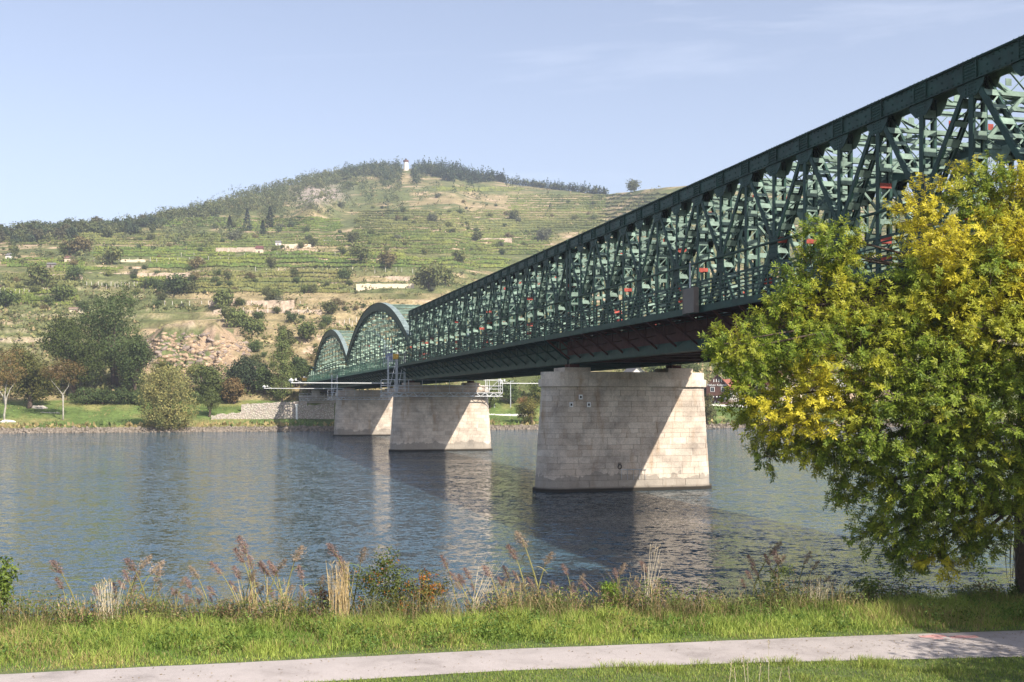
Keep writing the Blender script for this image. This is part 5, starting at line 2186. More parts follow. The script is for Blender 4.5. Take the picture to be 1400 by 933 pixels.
# single shrubs and small trees on the slope
kinds = []
for k_ in range(8):
    gg = random.Random(900 + k_)
    lobes = [(gg.uniform(-0.5, 0.5), gg.uniform(-0.4, 0.4), gg.uniform(0.5, 1.1), gg.uniform(0.45, 0.8), gg.uniform(0.45, 0.7), gg.uniform(0.35, 0.6)) for _ in range(5)]
    cA, cB = [((0.055, 0.08, 0.03), MG_), (MG_, LG_), ((0.075, 0.09, 0.034), (0.12, 0.12, 0.045)), ((0.13, 0.11, 0.05), (0.18, 0.14, 0.065)), (MG_, (0.10, 0.115, 0.045)), (MG_, (0.16, 0.15, 0.05)), (GY_, (0.12, 0.125, 0.075)), (LG_, (0.18, 0.185, 0.06))][k_]
    kinds.append((crown_mesh('shrub_crown', lobes, 1100, 0.19, cA, cB, 900 + k_, shell=0.3), limb_mesh('shrub_stem', (0, 0, -0.3), [(l[0] * 0.6, l[1] * 0.6, l[2] * 0.8) for l in lobes[:3]], 0.06, 'bark', k_)))


def shrub(x, y, r_, kind, label, group, name='hill_shrub'):
    p_ = far_at(x, y)
    root = thing(name, label, 'shrub', p_, random.uniform(0, 6.28), group)
    root.scale = (r_, r_, r_ * random.uniform(0.85, 1.15))
    obj('foliage', kinds[kind][0], root)
    obj('stem', kinds[kind][1], root)
    return root


big = [(240, 405, 7.5, 0, 'largest dark bush clump on the terraces right of the tall tree'), (262, 400, 5, 2, 'olive bush right of the largest dark bush clump'), (222, 398, 4, 0, 'dark bush left of the largest dark bush clump'),
       (104, 350, 7.5, 3, 'round brownish tree beside the red roofed hut'), (90, 350, 5, 1, 'green tree just behind the red roofed hut'), (148, 362, 7, 5, 'light green bush on the vineyard left of the short bright wall'),
       (102, 384, 4.5, 0, 'dark bush in front of the long brown terrace wall'), (268, 367, 4.5, 3, 'brown bush at the right end of the bright vineyard'), (320, 330, 5, 6, 'grey green bushes above the pinkish terrace wall'),
       (60, 393, 7, 5, 'wide olive thicket at the left below the brown wall'), (85, 412, 6, 1, 'green thicket above the broad rounded tree'), (8, 420, 5, 0, 'dark bush at the left edge above the yellowish tree'),
       (204, 394, 3.6, 0, 'small dark bush on the vineyard posts'), (470, 385, 4.5, 0, 'dark bush at the left end of the bright white wall'), (585, 395, 9, 2, 'broad olive tree clump right of the bright white wall'),
       (610, 392, 6, 5, 'yellowish bush just above the straight truss'), (430, 338, 4.5, 2, 'dark bush at the right end of the bright cream wall'), (480, 334, 6, 2, 'grey green bush group right of the pale hut'),
       (495, 362, 6.5, 5, 'olive tree standing on the upper vineyard edge'), (530, 366, 6, 3, 'brown green tree right of the olive vineyard tree'), (630, 362, 5.5, 5, 'yellow green tree on the right vineyard'),
       (590, 305, 5, 6, 'grey bush in the middle of the upper slope'), (372, 415, 3.6, 2, 'dark bush on the upper pale terrace wall'), (377, 412, 3, 1, 'green bush beside the dark one on the pale terrace'),
       (355, 440, 3, 0, 'dark bush below the lower pale terrace wall'), (447, 432, 4.2, 2, 'dark bush left of the tall arch crown'), (868, 260, 7.5, 2, 'lone bushy tree on the right skyline'),
       (305, 425, 6, 1, 'green bush at the left end of the pale terraces'), (325, 448, 5, 1, 'bright green bush above the quarry edge'), (312, 438, 4, 2, 'green bush between the terraces and the quarry'),
       (345, 460, 5, 1, 'green bush on the slope right of the quarry'), (420, 470, 5, 1, 'green bush left of the farther arch'), (395, 470, 4, 2, 'dull green bush above the poplar'),
       (370, 365, 3.4, 2, 'small dark bush under the hillside hut'), (655, 330, 5, 2, 'grey green bush high on the right slope'), (700, 302, 6, 2, 'olive bush right of the red brown field'), (742, 330, 6, 6, 'grey bush group on the right slope near the truss')]
for (x, y, r_, kd, lb) in big:
    shrub(x, y, r_, kd, lb, None)
# round trees along the left skyline
rt = random.Random(8)
rkinds = []
for k_ in range(5):
    lobes = [(rt.uniform(-0.4, 0.4), rt.uniform(-0.3, 0.3), rt.uniform(0.55, 1.15), rt.uniform(0.4, 0.62), rt.uniform(0.4, 0.6), rt.uniform(0.35, 0.5)) for _ in range(6)]
    ca, cb = [((0.05, 0.07, 0.032), (0.085, 0.105, 0.045)), ((0.045, 0.065, 0.036), (0.07, 0.09, 0.045)), ((0.07, 0.09, 0.036), (0.12, 0.13, 0.05)), ((0.04, 0.058, 0.034), (0.065, 0.085, 0.04)), ((0.085, 0.085, 0.045), (0.12, 0.11, 0.055))][k_]
    rkinds.append((crown_mesh('ridge_crown', lobes, 900, 0.22, ca, cb, 700 + k_, shell=0.45), limb_mesh('ridge_trunk', (0, 0, -0.3), [(l[0] * 0.6, l[1] * 0.6, l[2] * 0.8) for l in lobes[:3]], 0.07, 'bark', k_)))
ridge = []
for k_ in range(85):
    x = -8 + 232 * (k_ + rt.uniform(-0.5, 0.5)) / 85
    y = float(np.interp(x, SKX, SKY)) + rt.choice([1, 1, 2, 4, 8, 13])
    p_ = far_at(x, y)
    r_ = rt.choice([3.2, 4.0, 4.6, 5.4, 6.4])
    root = thing('ridge_tree', 'round broadleaf tree along the left skyline of the hill', 'tree', p_, rt.uniform(0, 6.28), 'trees along the left skyline')
    root.scale = (r_, r_, r_ * rt.uniform(0.85, 1.15))
    kd = rkinds[rt.randrange(5)]
    obj('crown', kd[0], root)
    obj('trunk', kd[1], root)
    ridge.append(root)
number_from_left(ridge, 'round broadleaf tree on the left skyline, {} from the left')
# broken rock of the quarry face: countless angular blocks
VV, FF, CC_, o = [], [], [], 0
sg = np.random.default_rng(12)
nq = 2300
qx = sg.uniform(195, 340, nq)
qy = sg.uniform(458, 524, nq)
ok = (fbm(qx / 30, qy / 18, 3, 66) > -0.06 - 0.16 * np.exp(-((qx - 255) / 50) ** 2 - ((qy - 488) / 22) ** 2)) & (qy > 462 + 10 * np.abs((qx - 250) / 90) ** 2)
QP = hit(qx[ok], qy[ok])
for p_ in QP:
    r_ = sg.uniform(0.25, 0.75) * (1.6 if sg.random() < 0.15 else 1)
    b0 = base[sg.integers(4)] * r_ * np.array([sg.uniform(0.8, 2.2), sg.uniform(0.8, 1.4), sg.uniform(0.4, 1.0)])
    tl = sg.normal() * 0.35
    b0 = b0 @ np.array([[math.cos(tl), 0, math.sin(tl)], [0, 1, 0], [-math.sin(tl), 0, math.cos(tl)]])
    a = sg.uniform(0, 6.28)
    rot = np.array([[math.cos(a), -math.sin(a), 0], [math.sin(a), math.cos(a), 0], [0, 0, 1]])
    VV.append(b0 + p_ + np.array([0, 0.45, -0.15]))
    FF.append(bf + o)
    o += len(b0)
    c_ = np.array((0.40, 0.29, 0.19)) if sg.random() < 0.6 else np.array((0.29, 0.23, 0.19))
    CC_.append(np.tile(c_ * sg.uniform(0.75, 1.1), (len(b0), 1)))
tag(obj('quarry_rocks', mesh_np('quarry_rocks', np.concatenate(VV), np.concatenate(FF), 'hill_ground', np.concatenate(CC_))), 'broken tan rock of the old quarry face above the willow', 'rock', kind='stuff')
# conifers that stand alone
sg = np.random.default_rng(3)
for (x, y, H, lb, cc) in ((338, 316, 17, 'bluish conifer standing alone on the upper left slope', (0.075, 0.10, 0.10)), (369, 312, 17, 'tall dark green conifer right of the bluish one', (0.03, 0.05, 0.025)), (359, 320, 10, 'smaller dark tree at the foot of the tall conifer', (0.035, 0.055, 0.025)), (314, 313, 10, 'small dark conifer left of the bluish one', (0.04, 0.05, 0.022))):
    p_ = far_at(x, y)
    root = thing('conifer', lb, 'tree', p_)
    n = 700
    u_ = sg.random(n)
    a = sg.random(n) * 6.28
    W = H * 0.45
    rr = W * 0.5 * (1.03 - u_) * (0.4 + 0.7 * sg.random(n))
    C = np.stack([np.cos(a) * rr * 0.6, np.sin(a) * rr * 0.6, H * (0.05 + 0.95 * u_)], -1)
    D = np.stack([np.cos(a), np.sin(a), -0.3 + 0 * a], -1)
    v = diamonds(C, D, np.array([0, 0, 1.0]) + 0.4 * rdir(n, sg), rr * 0.7 + 0.7, np.full(n, 0.8))
    obj('crown', mesh_np('crown', v, quads(n), 'hill_leaf', np.repeat(np.array(cc) * (0.7 + 0.6 * sg.random((n, 1))), 4, 0)), root)
    q = MB()
    q.tube([(0, 0, -0.3), (0, 0, H * 0.9)], [0.3, 0.05], 6)
    q.build('trunk', 'bark', root)
# the many other shrubs, scattered like those in the photograph
cnt = 0
tries = 0
bands = {}
while cnt < 285 and tries < 4000:
    tries += 1
    x = random.uniform(0, 830)
    sky_y = float(np.interp(x, SKX, SKY))
    y = random.uniform(max(sky_y + 14, float(np.interp(x, FX, FLO))), 520)
    if 190 < x < 335 and 438 < y < 510:
        continue
    if y > 358 - 0.43 * (x - 700) and x > 560:
        continue
    if 0 < x < 215 and y > 430:
        continue
    band = any(a <= x <= b_ and c_ - 1 <= y <= d_ + 3 for (a, b_, c_, d_) in ((120, 330, 341, 356), (200, 700, 355, 374), (0, 170, 355, 374), (590, 720, 256, 266)))
    if band and random.random() < 0.93:
        continue
    bn = 'just below the ridge woods' if y < sky_y + 45 else 'on the upper slope' if y < 318 else 'above the bright vineyard' if y < 345 else 'between the vineyard rows' if y < 376 else 'on the terraces above the quarry' if y < 425 else 'on the slope around the quarry' if y < 470 else 'low on the slope near the far shore'
    o_ = shrub(x, y, random.choice([1.0, 1.3, 1.7, 2.1, 2.7]) * (1.2 if y < 330 else 1.0), random.randrange(8), 'low rounded shrub scattered on the vineyard hillside', 'shrubs scattered on the hillside', 'scattered_shrub')
    bands.setdefault(bn, []).append(o_)
    cnt += 1

for bn, os_ in bands.items():
    number_from_left(os_[:99], 'low rounded shrub ' + bn + ', {} from the left')
# pale vineyard posts
if 'vp' not in CACHE:
    q = MB()
    q.box((0, 0, 0.9), (0.16, 0.16, 2.4))
    q.box((0, 0, 2.15), (0.2, 0.2, 0.12))
    CACHE['vp'] = q.mesh('vineyard_post', ['boulder_pale'])
for (x0, x1, y, n, where) in ((0, 80, 404, 12, 'row at the left edge'), (120, 235, 395, 22, 'row above the tallest dark tree'), (225, 420, 418, 16, 'row on the upper pale terrace'), (300, 430, 432, 12, 'row on the lower pale terrace'),
                              (130, 330, 358, 14, 'row below the short bright wall'), (350, 620, 374, 20, 'row under the right vineyard'), (465, 500, 446, 6, 'short row beside the tall arch'), (250, 500, 352, 12, 'row in the middle vineyard')):
    row = []
    for k_ in range(n):
        x = x0 + (x1 - x0) * (k_ + random.uniform(-0.3, 0.3)) / n
        p_ = far_at(max(0, x), y + random.uniform(-1, 1))
        row.append(tag(obj('vineyard_post', CACHE['vp'], None, p_, (0, random.uniform(-0.05, 0.05), random.uniform(0, 3))), 'post', 'post', 'vineyard posts'))
    number_from_left(row, 'pale vineyard post, {} from the left in the ' + where)

# ------------------------------------------------------------------ the near tree
g_ = np.random.default_rng(21)
TREE_Y = 37.0
troot_p = Vector((0, 0, 0))
tb = px(1404, 800, TREE_Y)
tb.z = float(znear(tb.x, tb.y)) - 0.1
near_tree = thing('riverside_tree', 'large green tree turning yellow, overhanging the river on the right', 'tree', tb)
# crown lobes: photo column, row, radius in pixels, depth offset in metres, yellow share
LOB = [(1012, 478, 34, -1.0, .12), (1045, 508, 50, -0.5, .38), (1085, 465, 60, 0.4, .30), (1118, 395, 52, 0.8, .22), (1135, 345, 42, 1.2, .12), (1100, 545, 66, -1.2, .55),
       (1060, 572, 44, -0.6, .15), (1035, 545, 34, 0.3, .1), (1165, 500, 72, -1.8, .30), (1158, 428, 50, 0.2, .28), (1222, 448, 60, -0.8, .25), (1145, 590, 56, -1.5, .45),
       (1180, 625, 40, -0.8, .12), (1215, 570, 74, -2.2, .10), (1292, 298, 60, 0.2, .72), (1345, 268, 52, 0.5, .85), (1400, 290, 66, 0.0, .75), (1292, 372, 58, -0.8, .62), (1345, 360, 80, -1.6, .60),
       (1425, 380, 90, -1.0, .50), (1300, 445, 78, -1.8, .30), (1375, 460, 84, -2.4, .22), (1290, 530, 80, -2.6, .08), (1370, 560, 84, -2.8, .06), (1450, 500, 95, -1.5, .2), (1250, 640, 66, -1.8, .05),
       (1320, 630, 74, -2.4, .05), (1390, 640, 66, -2.2, .08), (1235, 700, 50, -1.0, .03), (1290, 712, 48, -1.4, .06), (1205, 735, 30, -0.6, .02), (1250, 755, 26, -0.6, .03), (1350, 708, 44, -1.6, .10),
       (1345, 748, 22, -1.4, .02), (1287, 765, 22, -1.3, .5), (1470, 610, 90, -1.0, .1), (1520, 420, 110, 0.0, .3), (1560, 560, 110, 0.5, .2), (1480, 300, 80, 1.0, .5), (1550, 320, 80, 2, .4),
       (1200, 480, 60, 2.2, .15), (1300, 440, 80, 3.0, .2), (1300, 560, 80, 2.5, .1), (1400, 480, 90, 3.2, .2), (1060, 470, 36, 1.5, .2),
       (1125, 318, 18, 1.2, .1), (1152, 352, 18, 0.8, .15), (993, 468, 20, -0.8, .15), (1268, 400, 36, -1.2, .5), (1047, 625, 16, -0.6, .02), (1105, 612, 26, -1.0, .4), (1160, 668, 20, -0.9, .02), (1075, 420, 24, 0.2, .2)]
lobW = []
PV, PC = [], []
TW_ = MB()
trunk_pts = []
for q in range(9):
    u_ = q / 8
    p_ = px(1404 - 14 * math.sin(u_ * 2.6) + 30 * u_ * u_, 800 - 430 * u_, TREE_Y + 0.6 * math.sin(3 * u_)) - tb
    trunk_pts.append(p_)
trunk_pts[0] = Vector((0, 0, -0.3))
green_a, green_b = np.array((0.105, 0.175, 0.020)), np.array((0.29, 0.355, 0.042))
yel_a, yel_b = np.array((0.48, 0.42, 0.025)), np.array((0.74, 0.64, 0.06))
limbs = MB()
limbs.tube(trunk_pts, [0.30 * (1 - 0.75 * q / 8) + 0.02 for q in range(9)], 9)
for li, (xp, yp, rp_, dz_, ysh) in enumerate(LOB):
    Yl = TREE_Y + dz_
    c = px(xp, yp, Yl) - tb
    r_ = rp_ / F * Yl
    # limb from the trunk to the lobe
    tq = max(0.30, min(0.9, (800 - yp + 60) / 430.0))
    a = trunk_pts[int(tq * 8)]
    mid = a.lerp(c, 0.5) + Vector((random.uniform(-.3, .3), random.uniform(-.3, .3), 0.35 - 0.15 * (yp > 600)))
    limbs.tube([a, a.lerp(mid, 0.55) + Vector((0, 0, 0.1)), mid, mid.lerp(c, 0.6), c], [0.10, 0.075, 0.055, 0.035, 0.015], 6)
    # twigs
    area = rp_ * rp_
    ntw = int((12 + area * 0.040) * (0.25 if xp > 1440 else 0.40 if dz_ > 2 else 0.95))
    d = rdir(ntw, g_)
    d[:, 2] = d[:, 2] * 0.9
    rr = (0.28 + 0.80 * g_.random(ntw) ** 0.6) * r_
    org = np.array(c)[None] + d * rr[:, None] * np.array([1, 0.8, 0.92])[None]
    tdir = unit(d + 0.35 * rdir(ntw, g_) + np.array([0, 0, -0.25 if yp > 560 else 0.12]))
    tl = g_.uniform(0.30, 0.62, ntw)
    yfr = np.clip(ysh * 2.6 * (vnoise(org[:, 0] * 0.9 + 40, org[:, 2] * 0.9 + 40, 4) - 0.28) * 1.8 + max(0.0, ysh - 0.45) * 1.3 + g_.normal(size=ntw) * 0.16 - 0.05, 0, 0.97)[:, None]
    for j in range(0, ntw, 2):
        limbs.beam(Vector(org[j]) - Vector(tdir[j]) * 0.25, Vector(org[j]) + Vector(tdir[j]) * float(tl[j]), 0.014, 0.014)
    nl = 11
    u_ = np.tile(np.linspace(0.05, 1.0, nl), ntw)
    rp2 = np.repeat(np.arange(ntw), nl)
    base = org[rp2] + tdir[rp2] * (tl[rp2] * u_)[:, None]
    az = g_.random(ntw * nl) * 6.28
    side = unit(np.cross(tdir[rp2], rdir(ntw * nl, g_)))
    ld = unit(tdir[rp2] * 0.55 + side * 0.9 + np.array([0, 0, -0.28]))
    ln = unit(np.cross(ld, np.cross(np.array([0.25, -0.45, 0.75])[None] + 0.7 * d[rp2] + 0.45 * rdir(ntw * nl, g_), ld)))
    n_ = ntw * nl
    # compound leaf: a terminal leaflet and two pairs
    L = g_.uniform(0.13, 0.23, n_)
    sd = unit(np.cross(ld, ln))
    for (along, sidef, ang, sc_) in ((0.55, 0, 0, 0.62), (0.40, 1, 0.9, 0.52), (0.40, -1, 0.9, 0.52), (0.12, 1, 1.1, 0.46), (0.12, -1, 1.1, 0.46)):
        P = base + ld * (L * along)[:, None]
        D = ld * math.cos(ang) + sd * sidef * math.sin(ang) + 0.18 * g_.normal(size=(n_, 3))
        s_ = L * sc_
        PV.append(diamonds(P, D, ln + 0.3 * rdir(n_, g_), s_ * 1.2, s_ * 0.46))
        t_ = g_.random((ntw, 1))
        col = green_a * (1 - t_) + green_b * t_
        ty = g_.random((ntw, 1))
        col = col * (1 - yfr) + (yel_a * (1 - ty) + yel_b * ty) * yfr
        PC.append(np.repeat((col[rp2] * (0.8 + 0.4 * g_.random((n_, 1)))), 4, 0))
obj('trunk', limbs.mesh('trunk', ['bark'], True), near_tree)
v = np.concatenate(PV)
obj('crown', mesh_np('crown', v, quads(len(v) // 4), 'leaf', np.concatenate(PC)), near_tree)
# bare hanging twigs by the trunk
q = MB()
for k_ in range(7):
    x = 1380 + k_ * 2.2
    a = px(x, 715 + random.uniform(-10, 10), TREE_Y - 0.4) - tb
    e = px(x - random.uniform(0, 14), 790 + random.uniform(-15, 8), TREE_Y - 0.5) - tb
    q.tube([a, a.lerp(e, 0.5) + Vector((random.uniform(-.12, .12), 0, 0)), e], [0.016, 0.012, 0.006], 4)
q.build('hanging_twigs', 'bark', near_tree)


# a second tree of the same kind stands outside the frame, its shade falls across the path
def shade_tree(x, y, H, W, seed, label):
    gg = np.random.default_rng(seed)
    z0 = float(znear(x, y))
    root = thing('park_tree', label, 'tree', (x, y, z0))
    lobes = [(gg.normal() * W * 0.25, gg.normal() * W * 0.25, H * gg.uniform(0.42, 0.88), W * gg.uniform(0.2, 0.3), W * gg.uniform(0.2, 0.3), H * 0.13) for _ in range(12)]
    obj('trunk', limb_mesh('trunk', (0, 0, -0.3), [l[:3] for l in lobes[:7]], 0.3, 'bark', seed, n=8), root)
    obj('crown', crown_mesh('crown', lobes, 12000, 0.24, tuple(green_a), tuple(green_b), seed, mat='leaf', shell=0.2), root)


shade_tree(21.5, 20.5, 9.5, 7.5, 5, 'leafy park tree right of the path, casting its shade on the pavement')
shade_tree(15.0, 12.0, 9.0, 6.0, 9, 'leafy park tree on the near lawn, casting shade at the bottom edge')

# ------------------------------------------------------------------ grass
g_ = np.random.default_rng(31)


def blades(X, Y, Z, H, W, lean, col, tipcol=None):
    n = len(X)
    a = g_.random(n) * 6.283
    side = np.stack([np.cos(a), np.sin(a), 0 * a], -1)
    ld = g_.random(n) * 6.283
    lv = np.stack([np.cos(ld), np.sin(ld), 0 * a], -1) * (lean * H)[:, None]
    B = np.stack([X, Y, Z], -1)
    up = np.array([0, 0, 1.0])
    m_ = B + up * (H * 0.55)[:, None] + lv * 0.35
    t_ = B + up * (H * (1 - 0.25 * lean))[:, None] + lv
    w2 = side * (W / 2)[:, None]
    v_ = np.empty((n, 5, 3))
    v_[:, 0], v_[:, 1], v_[:, 2], v_[:, 3], v_[:, 4] = B - w2, B + w2, m_ - w2 * 0.8, m_ + w2 * 0.8, t_
    o = np.arange(n)[:, None] * 5
    f_ = np.concatenate([o + np.array([0, 1, 2]), o + np.array([1, 3, 2]), o + np.array([2, 3, 4])], 0)
    c_ = np.repeat(col, 5, 0).reshape(n, 5, 3)
    if tipcol is not None:
        c_[:, 4] = tipcol
    return v_.reshape(-1, 3), f_, c_.reshape(-1, 3)


def join(parts, name, mat):
    vs, fs, cs, o = [], [], [], 0
    for (v_, f_, c_) in parts:
        vs.append(v_)
        fs.append(f_ + o)
        cs.append(c_)
        o += len(v_)
    return mesh_np(name, np.concatenate(vs), np.concatenate(fs), mat, np.concatenate(cs))


# verge between path and water
n = 125000
X = g_.uniform(-18, 20, n)
u_ = g_.random(n)
pf, ed = path_far(X), edge_Y(X) + 0.9
Y = pf - 0.05 + (ed - pf) * u_
# ragged outline along the path
ok = (Y > pf + 0.22 * (fbm(X * 1.1, X * 0, 4, 17) + 0.25) + 0.04 * g_.random(n))
X, Y, u_ = X[ok], Y[ok], u_[ok]
n = len(X)
dist = Y - path_far(X)
pat = fbm(X / 1.6, Y / 1.3, 4, 23)
pat2 = fbm(X / 0.5, Y / 0.5, 3, 29)
H = np.interp(dist, [0, 0.5, 1.3, 2.5, 5], [0.07, 0.13, 0.30, 0.46, 0.52]) * (0.5 + 0.7 * g_.random(n)) * (1 + 1.7 * pat + 1.3 * pat2)
W = g_.uniform(0.010, 0.022, n)
t_ = np.clip(0.5 + 2.2 * pat + 1.0 * pat2 + 0.3 * g_.normal(size=n), 0, 1)[:, None]
col = np.array((0.13, 0.215, 0.034)) * (1 - t_) + np.array((0.33, 0.39, 0.08)) * t_
straw = g_.random(n) < np.clip(0.10 + 0.9 * fbm(X / 2.2, Y / 1.5, 3, 37) + 0.10 * (X < -8) + 0.18 * (X > 11), 0.03, 0.6)
col[straw] = np.array((0.36, 0.28, 0.12)) * (0.7 + 0.5 * g_.random((straw.sum(), 1)))
col *= (0.75 + 0.5 * g_.random((n, 1)))
parts = [blades(X, Y, znear(X, Y) - 0.02, H, W, g_.uniform(0.1, 0.8, n), col)]
# broad weed leaves in clumps
nw = 900
wx = g_.uniform(-19, 22, nw)
wy = path_far(wx) + 0.5 + (edge_Y(wx) - path_far(wx)) * g_.random(nw) * 0.98
ok = fbm(wx / 2, wy / 1.5, 3, 47) > -0.02
wx, wy = wx[ok], wy[ok]
nw = len(wx)
per = 34
rp = np.repeat(np.arange(nw), per)
hh = g_.uniform(0.2, 0.65, nw)
P = np.stack([wx[rp] + g_.normal(size=nw * per) * 0.14, wy[rp] + g_.normal(size=nw * per) * 0.14, znear(wx, wy)[rp] + hh[rp] * g_.random(nw * per)], -1)
D = unit(rdir(nw * per, g_) + np.array([0, 0, 0.4]))
s_ = g_.uniform(0.06, 0.13, nw * per)
vW = diamonds(P, D, unit(rdir(nw * per, g_) + np.array([0, 0, 0.8])), s_, s_ * 0.5)
tk = g_.random((nw, 1))
cw = (np.array((0.070, 0.130, 0.024)) * (1 - tk) + np.array((0.16, 0.22, 0.045)) * tk)[rp] * (0.75 + 0.5 * g_.random((nw * per, 1)))
qw = quads(nw * per)
tri = np.concatenate([qw[:, [0, 1, 2]], qw[:, [0, 2, 3]]], 0)
parts.append((vW, tri, np.repeat(cw, 4, 0)))
# taller seeding stalks and straw near the water
n = 11000
X = g_.uniform(-19, 22, n)
Y = edge_Y(X) - 1.8 + 2.6 * g_.random(n)
H = g_.uniform(0.35, 1.15, n) * np.clip(0.85 + 2.2 * fbm(X / 1.3, X * 0 + 4, 3, 19), 0.35, 1.6)
col = np.array((0.34, 0.255, 0.13)) * (0.6 + 0.6 * g_.random((n, 1)))
gr = g_.random(n) < 0.6
col[gr] = np.array((0.15, 0.17, 0.05)) * (0.7 + 0.5 * g_.random((gr.sum(), 1)))
parts.append(blades(X, Y, znear(X, Y), H, g_.uniform(0.008, 0.016, n), g_.uniform(0.1, 0.9, n), col))
# weedy fringe along the water
nw = 2700
wx = g_.uniform(-18, 20, nw)
wy = edge_Y(wx) - 0.9 + 1.6 * g_.random(nw)
ok = fbm(wx / 1.6, wx * 0 + 3, 3, 49) > -0.10
wx, wy = wx[ok], wy[ok]
nw = len(wx)
per = 30
rp = np.repeat(np.arange(nw), per)
hh = g_.uniform(0.35, 1.0, nw) * np.clip(0.9 + 1.8 * fbm(wx / 1.6, wx * 0 + 3, 3, 49), 0.4, 1.5)
P = np.stack([wx[rp] + g_.normal(size=nw * per) * 0.13, wy[rp] + g_.normal(size=nw * per) * 0.13, znear(wx, wy)[rp] + hh[rp] * g_.random(nw * per)], -1)
s_ = g_.uniform(0.05, 0.13, nw * per)
vW = diamonds(P, unit(rdir(nw * per, g_) + np.array([0, 0, 0.5])), unit(rdir(nw * per, g_) + np.array([0, -0.4, 0.6])), s_, s_ * 0.4)
tk = g_.random((nw, 1))
cw = np.array((0.085, 0.125, 0.030)) * (1 - tk) + np.array((0.19, 0.22, 0.055)) * tk
bw_ = g_.random(nw) < 0.33
cw[bw_] = np.array((0.24, 0.165, 0.09)) * (0.6 + 0.7 * g_.random((bw_.sum(), 1)))
cw = cw[rp] * (0.75 + 0.5 * g_.random((nw * per, 1)))
qw = quads(nw * per)
parts.append((vW, np.concatenate([qw[:, [0, 1, 2]], qw[:, [0, 2, 3]]], 0), np.repeat(cw, 4, 0)))
# long reed leaves in the reed beds
n = 8000
xq = np.concatenate([g_.normal(170, 50, 1500), g_.normal(340, 70, 2700), g_.normal(700, 75, 2000), g_.normal(860, 50, 700), g_.normal(1065, 40, 1100)])
X = (xq - 700) / F * 35.5
Y = edge_Y(X) + g_.uniform(-0.5, 1.0, n)
H = g_.uniform(0.6, 1.75, n) * np.clip(0.9 + 1.2 * fbm(X / 0.9, X * 0 + 8, 3, 20), 0.4, 1.3)
col = np.array((0.14, 0.175, 0.06)) * (0.6 + 0.7 * g_.random((n, 1)))
br = g_.random(n) < 0.4
col[br] = np.array((0.34, 0.255, 0.13)) * (0.6 + 0.6 * g_.random((br.sum(), 1)))
parts.append(blades(X, Y, znear(X, Y), H, g_.uniform(0.012, 0.026, n), g_.uniform(0.2, 1.0, n), col))
tag(obj('verge_grass', join(parts, 'verge_grass', 'grass')), 'tall rough grass and weeds between the path and the river', 'grass', kind='stuff')

# mown lawn on the near side of the path
n = 70000
X = g_.uniform(-7, 15, n)
Y = path_near(X) + 0.05 - 4.5 * g_.random(n)
ok = Y < path_near(X) - 0.20 * (fbm(X * 1.2, X * 0 + 9, 4, 27) + 0.3)
X, Y = X[ok], Y[ok]
n = len(X)
pat = fbm(X / 1.2, Y / 0.9, 4, 53)
H = g_.uniform(0.06, 0.15, n) * (1 + 1.2 * pat) + 0.12 * (pat > 0.16)
t_ = np.clip(0.5 + 1.5 * pat + 0.3 * g_.normal(size=n), 0, 1)[:, None]
col = (np.array((0.15, 0.225, 0.038)) * (1 - t_) + np.array((0.29, 0.34, 0.075)) * t_) * (0.75 + 0.5 * g_.random((n, 1)))
straw = g_.random(n) < 0.06
col[straw] = np.array((0.33, 0.27, 0.12))
parts = [blades(X, Y, znear(X, Y) - 0.02, H, g_.uniform(0.009, 0.018, n), g_.uniform(0.1, 0.9, n), col)]
tag(obj('lawn_grass', join(parts, 'lawn_grass', 'grass')), 'short green lawn on the near side of the path', 'grass', kind='stuff')

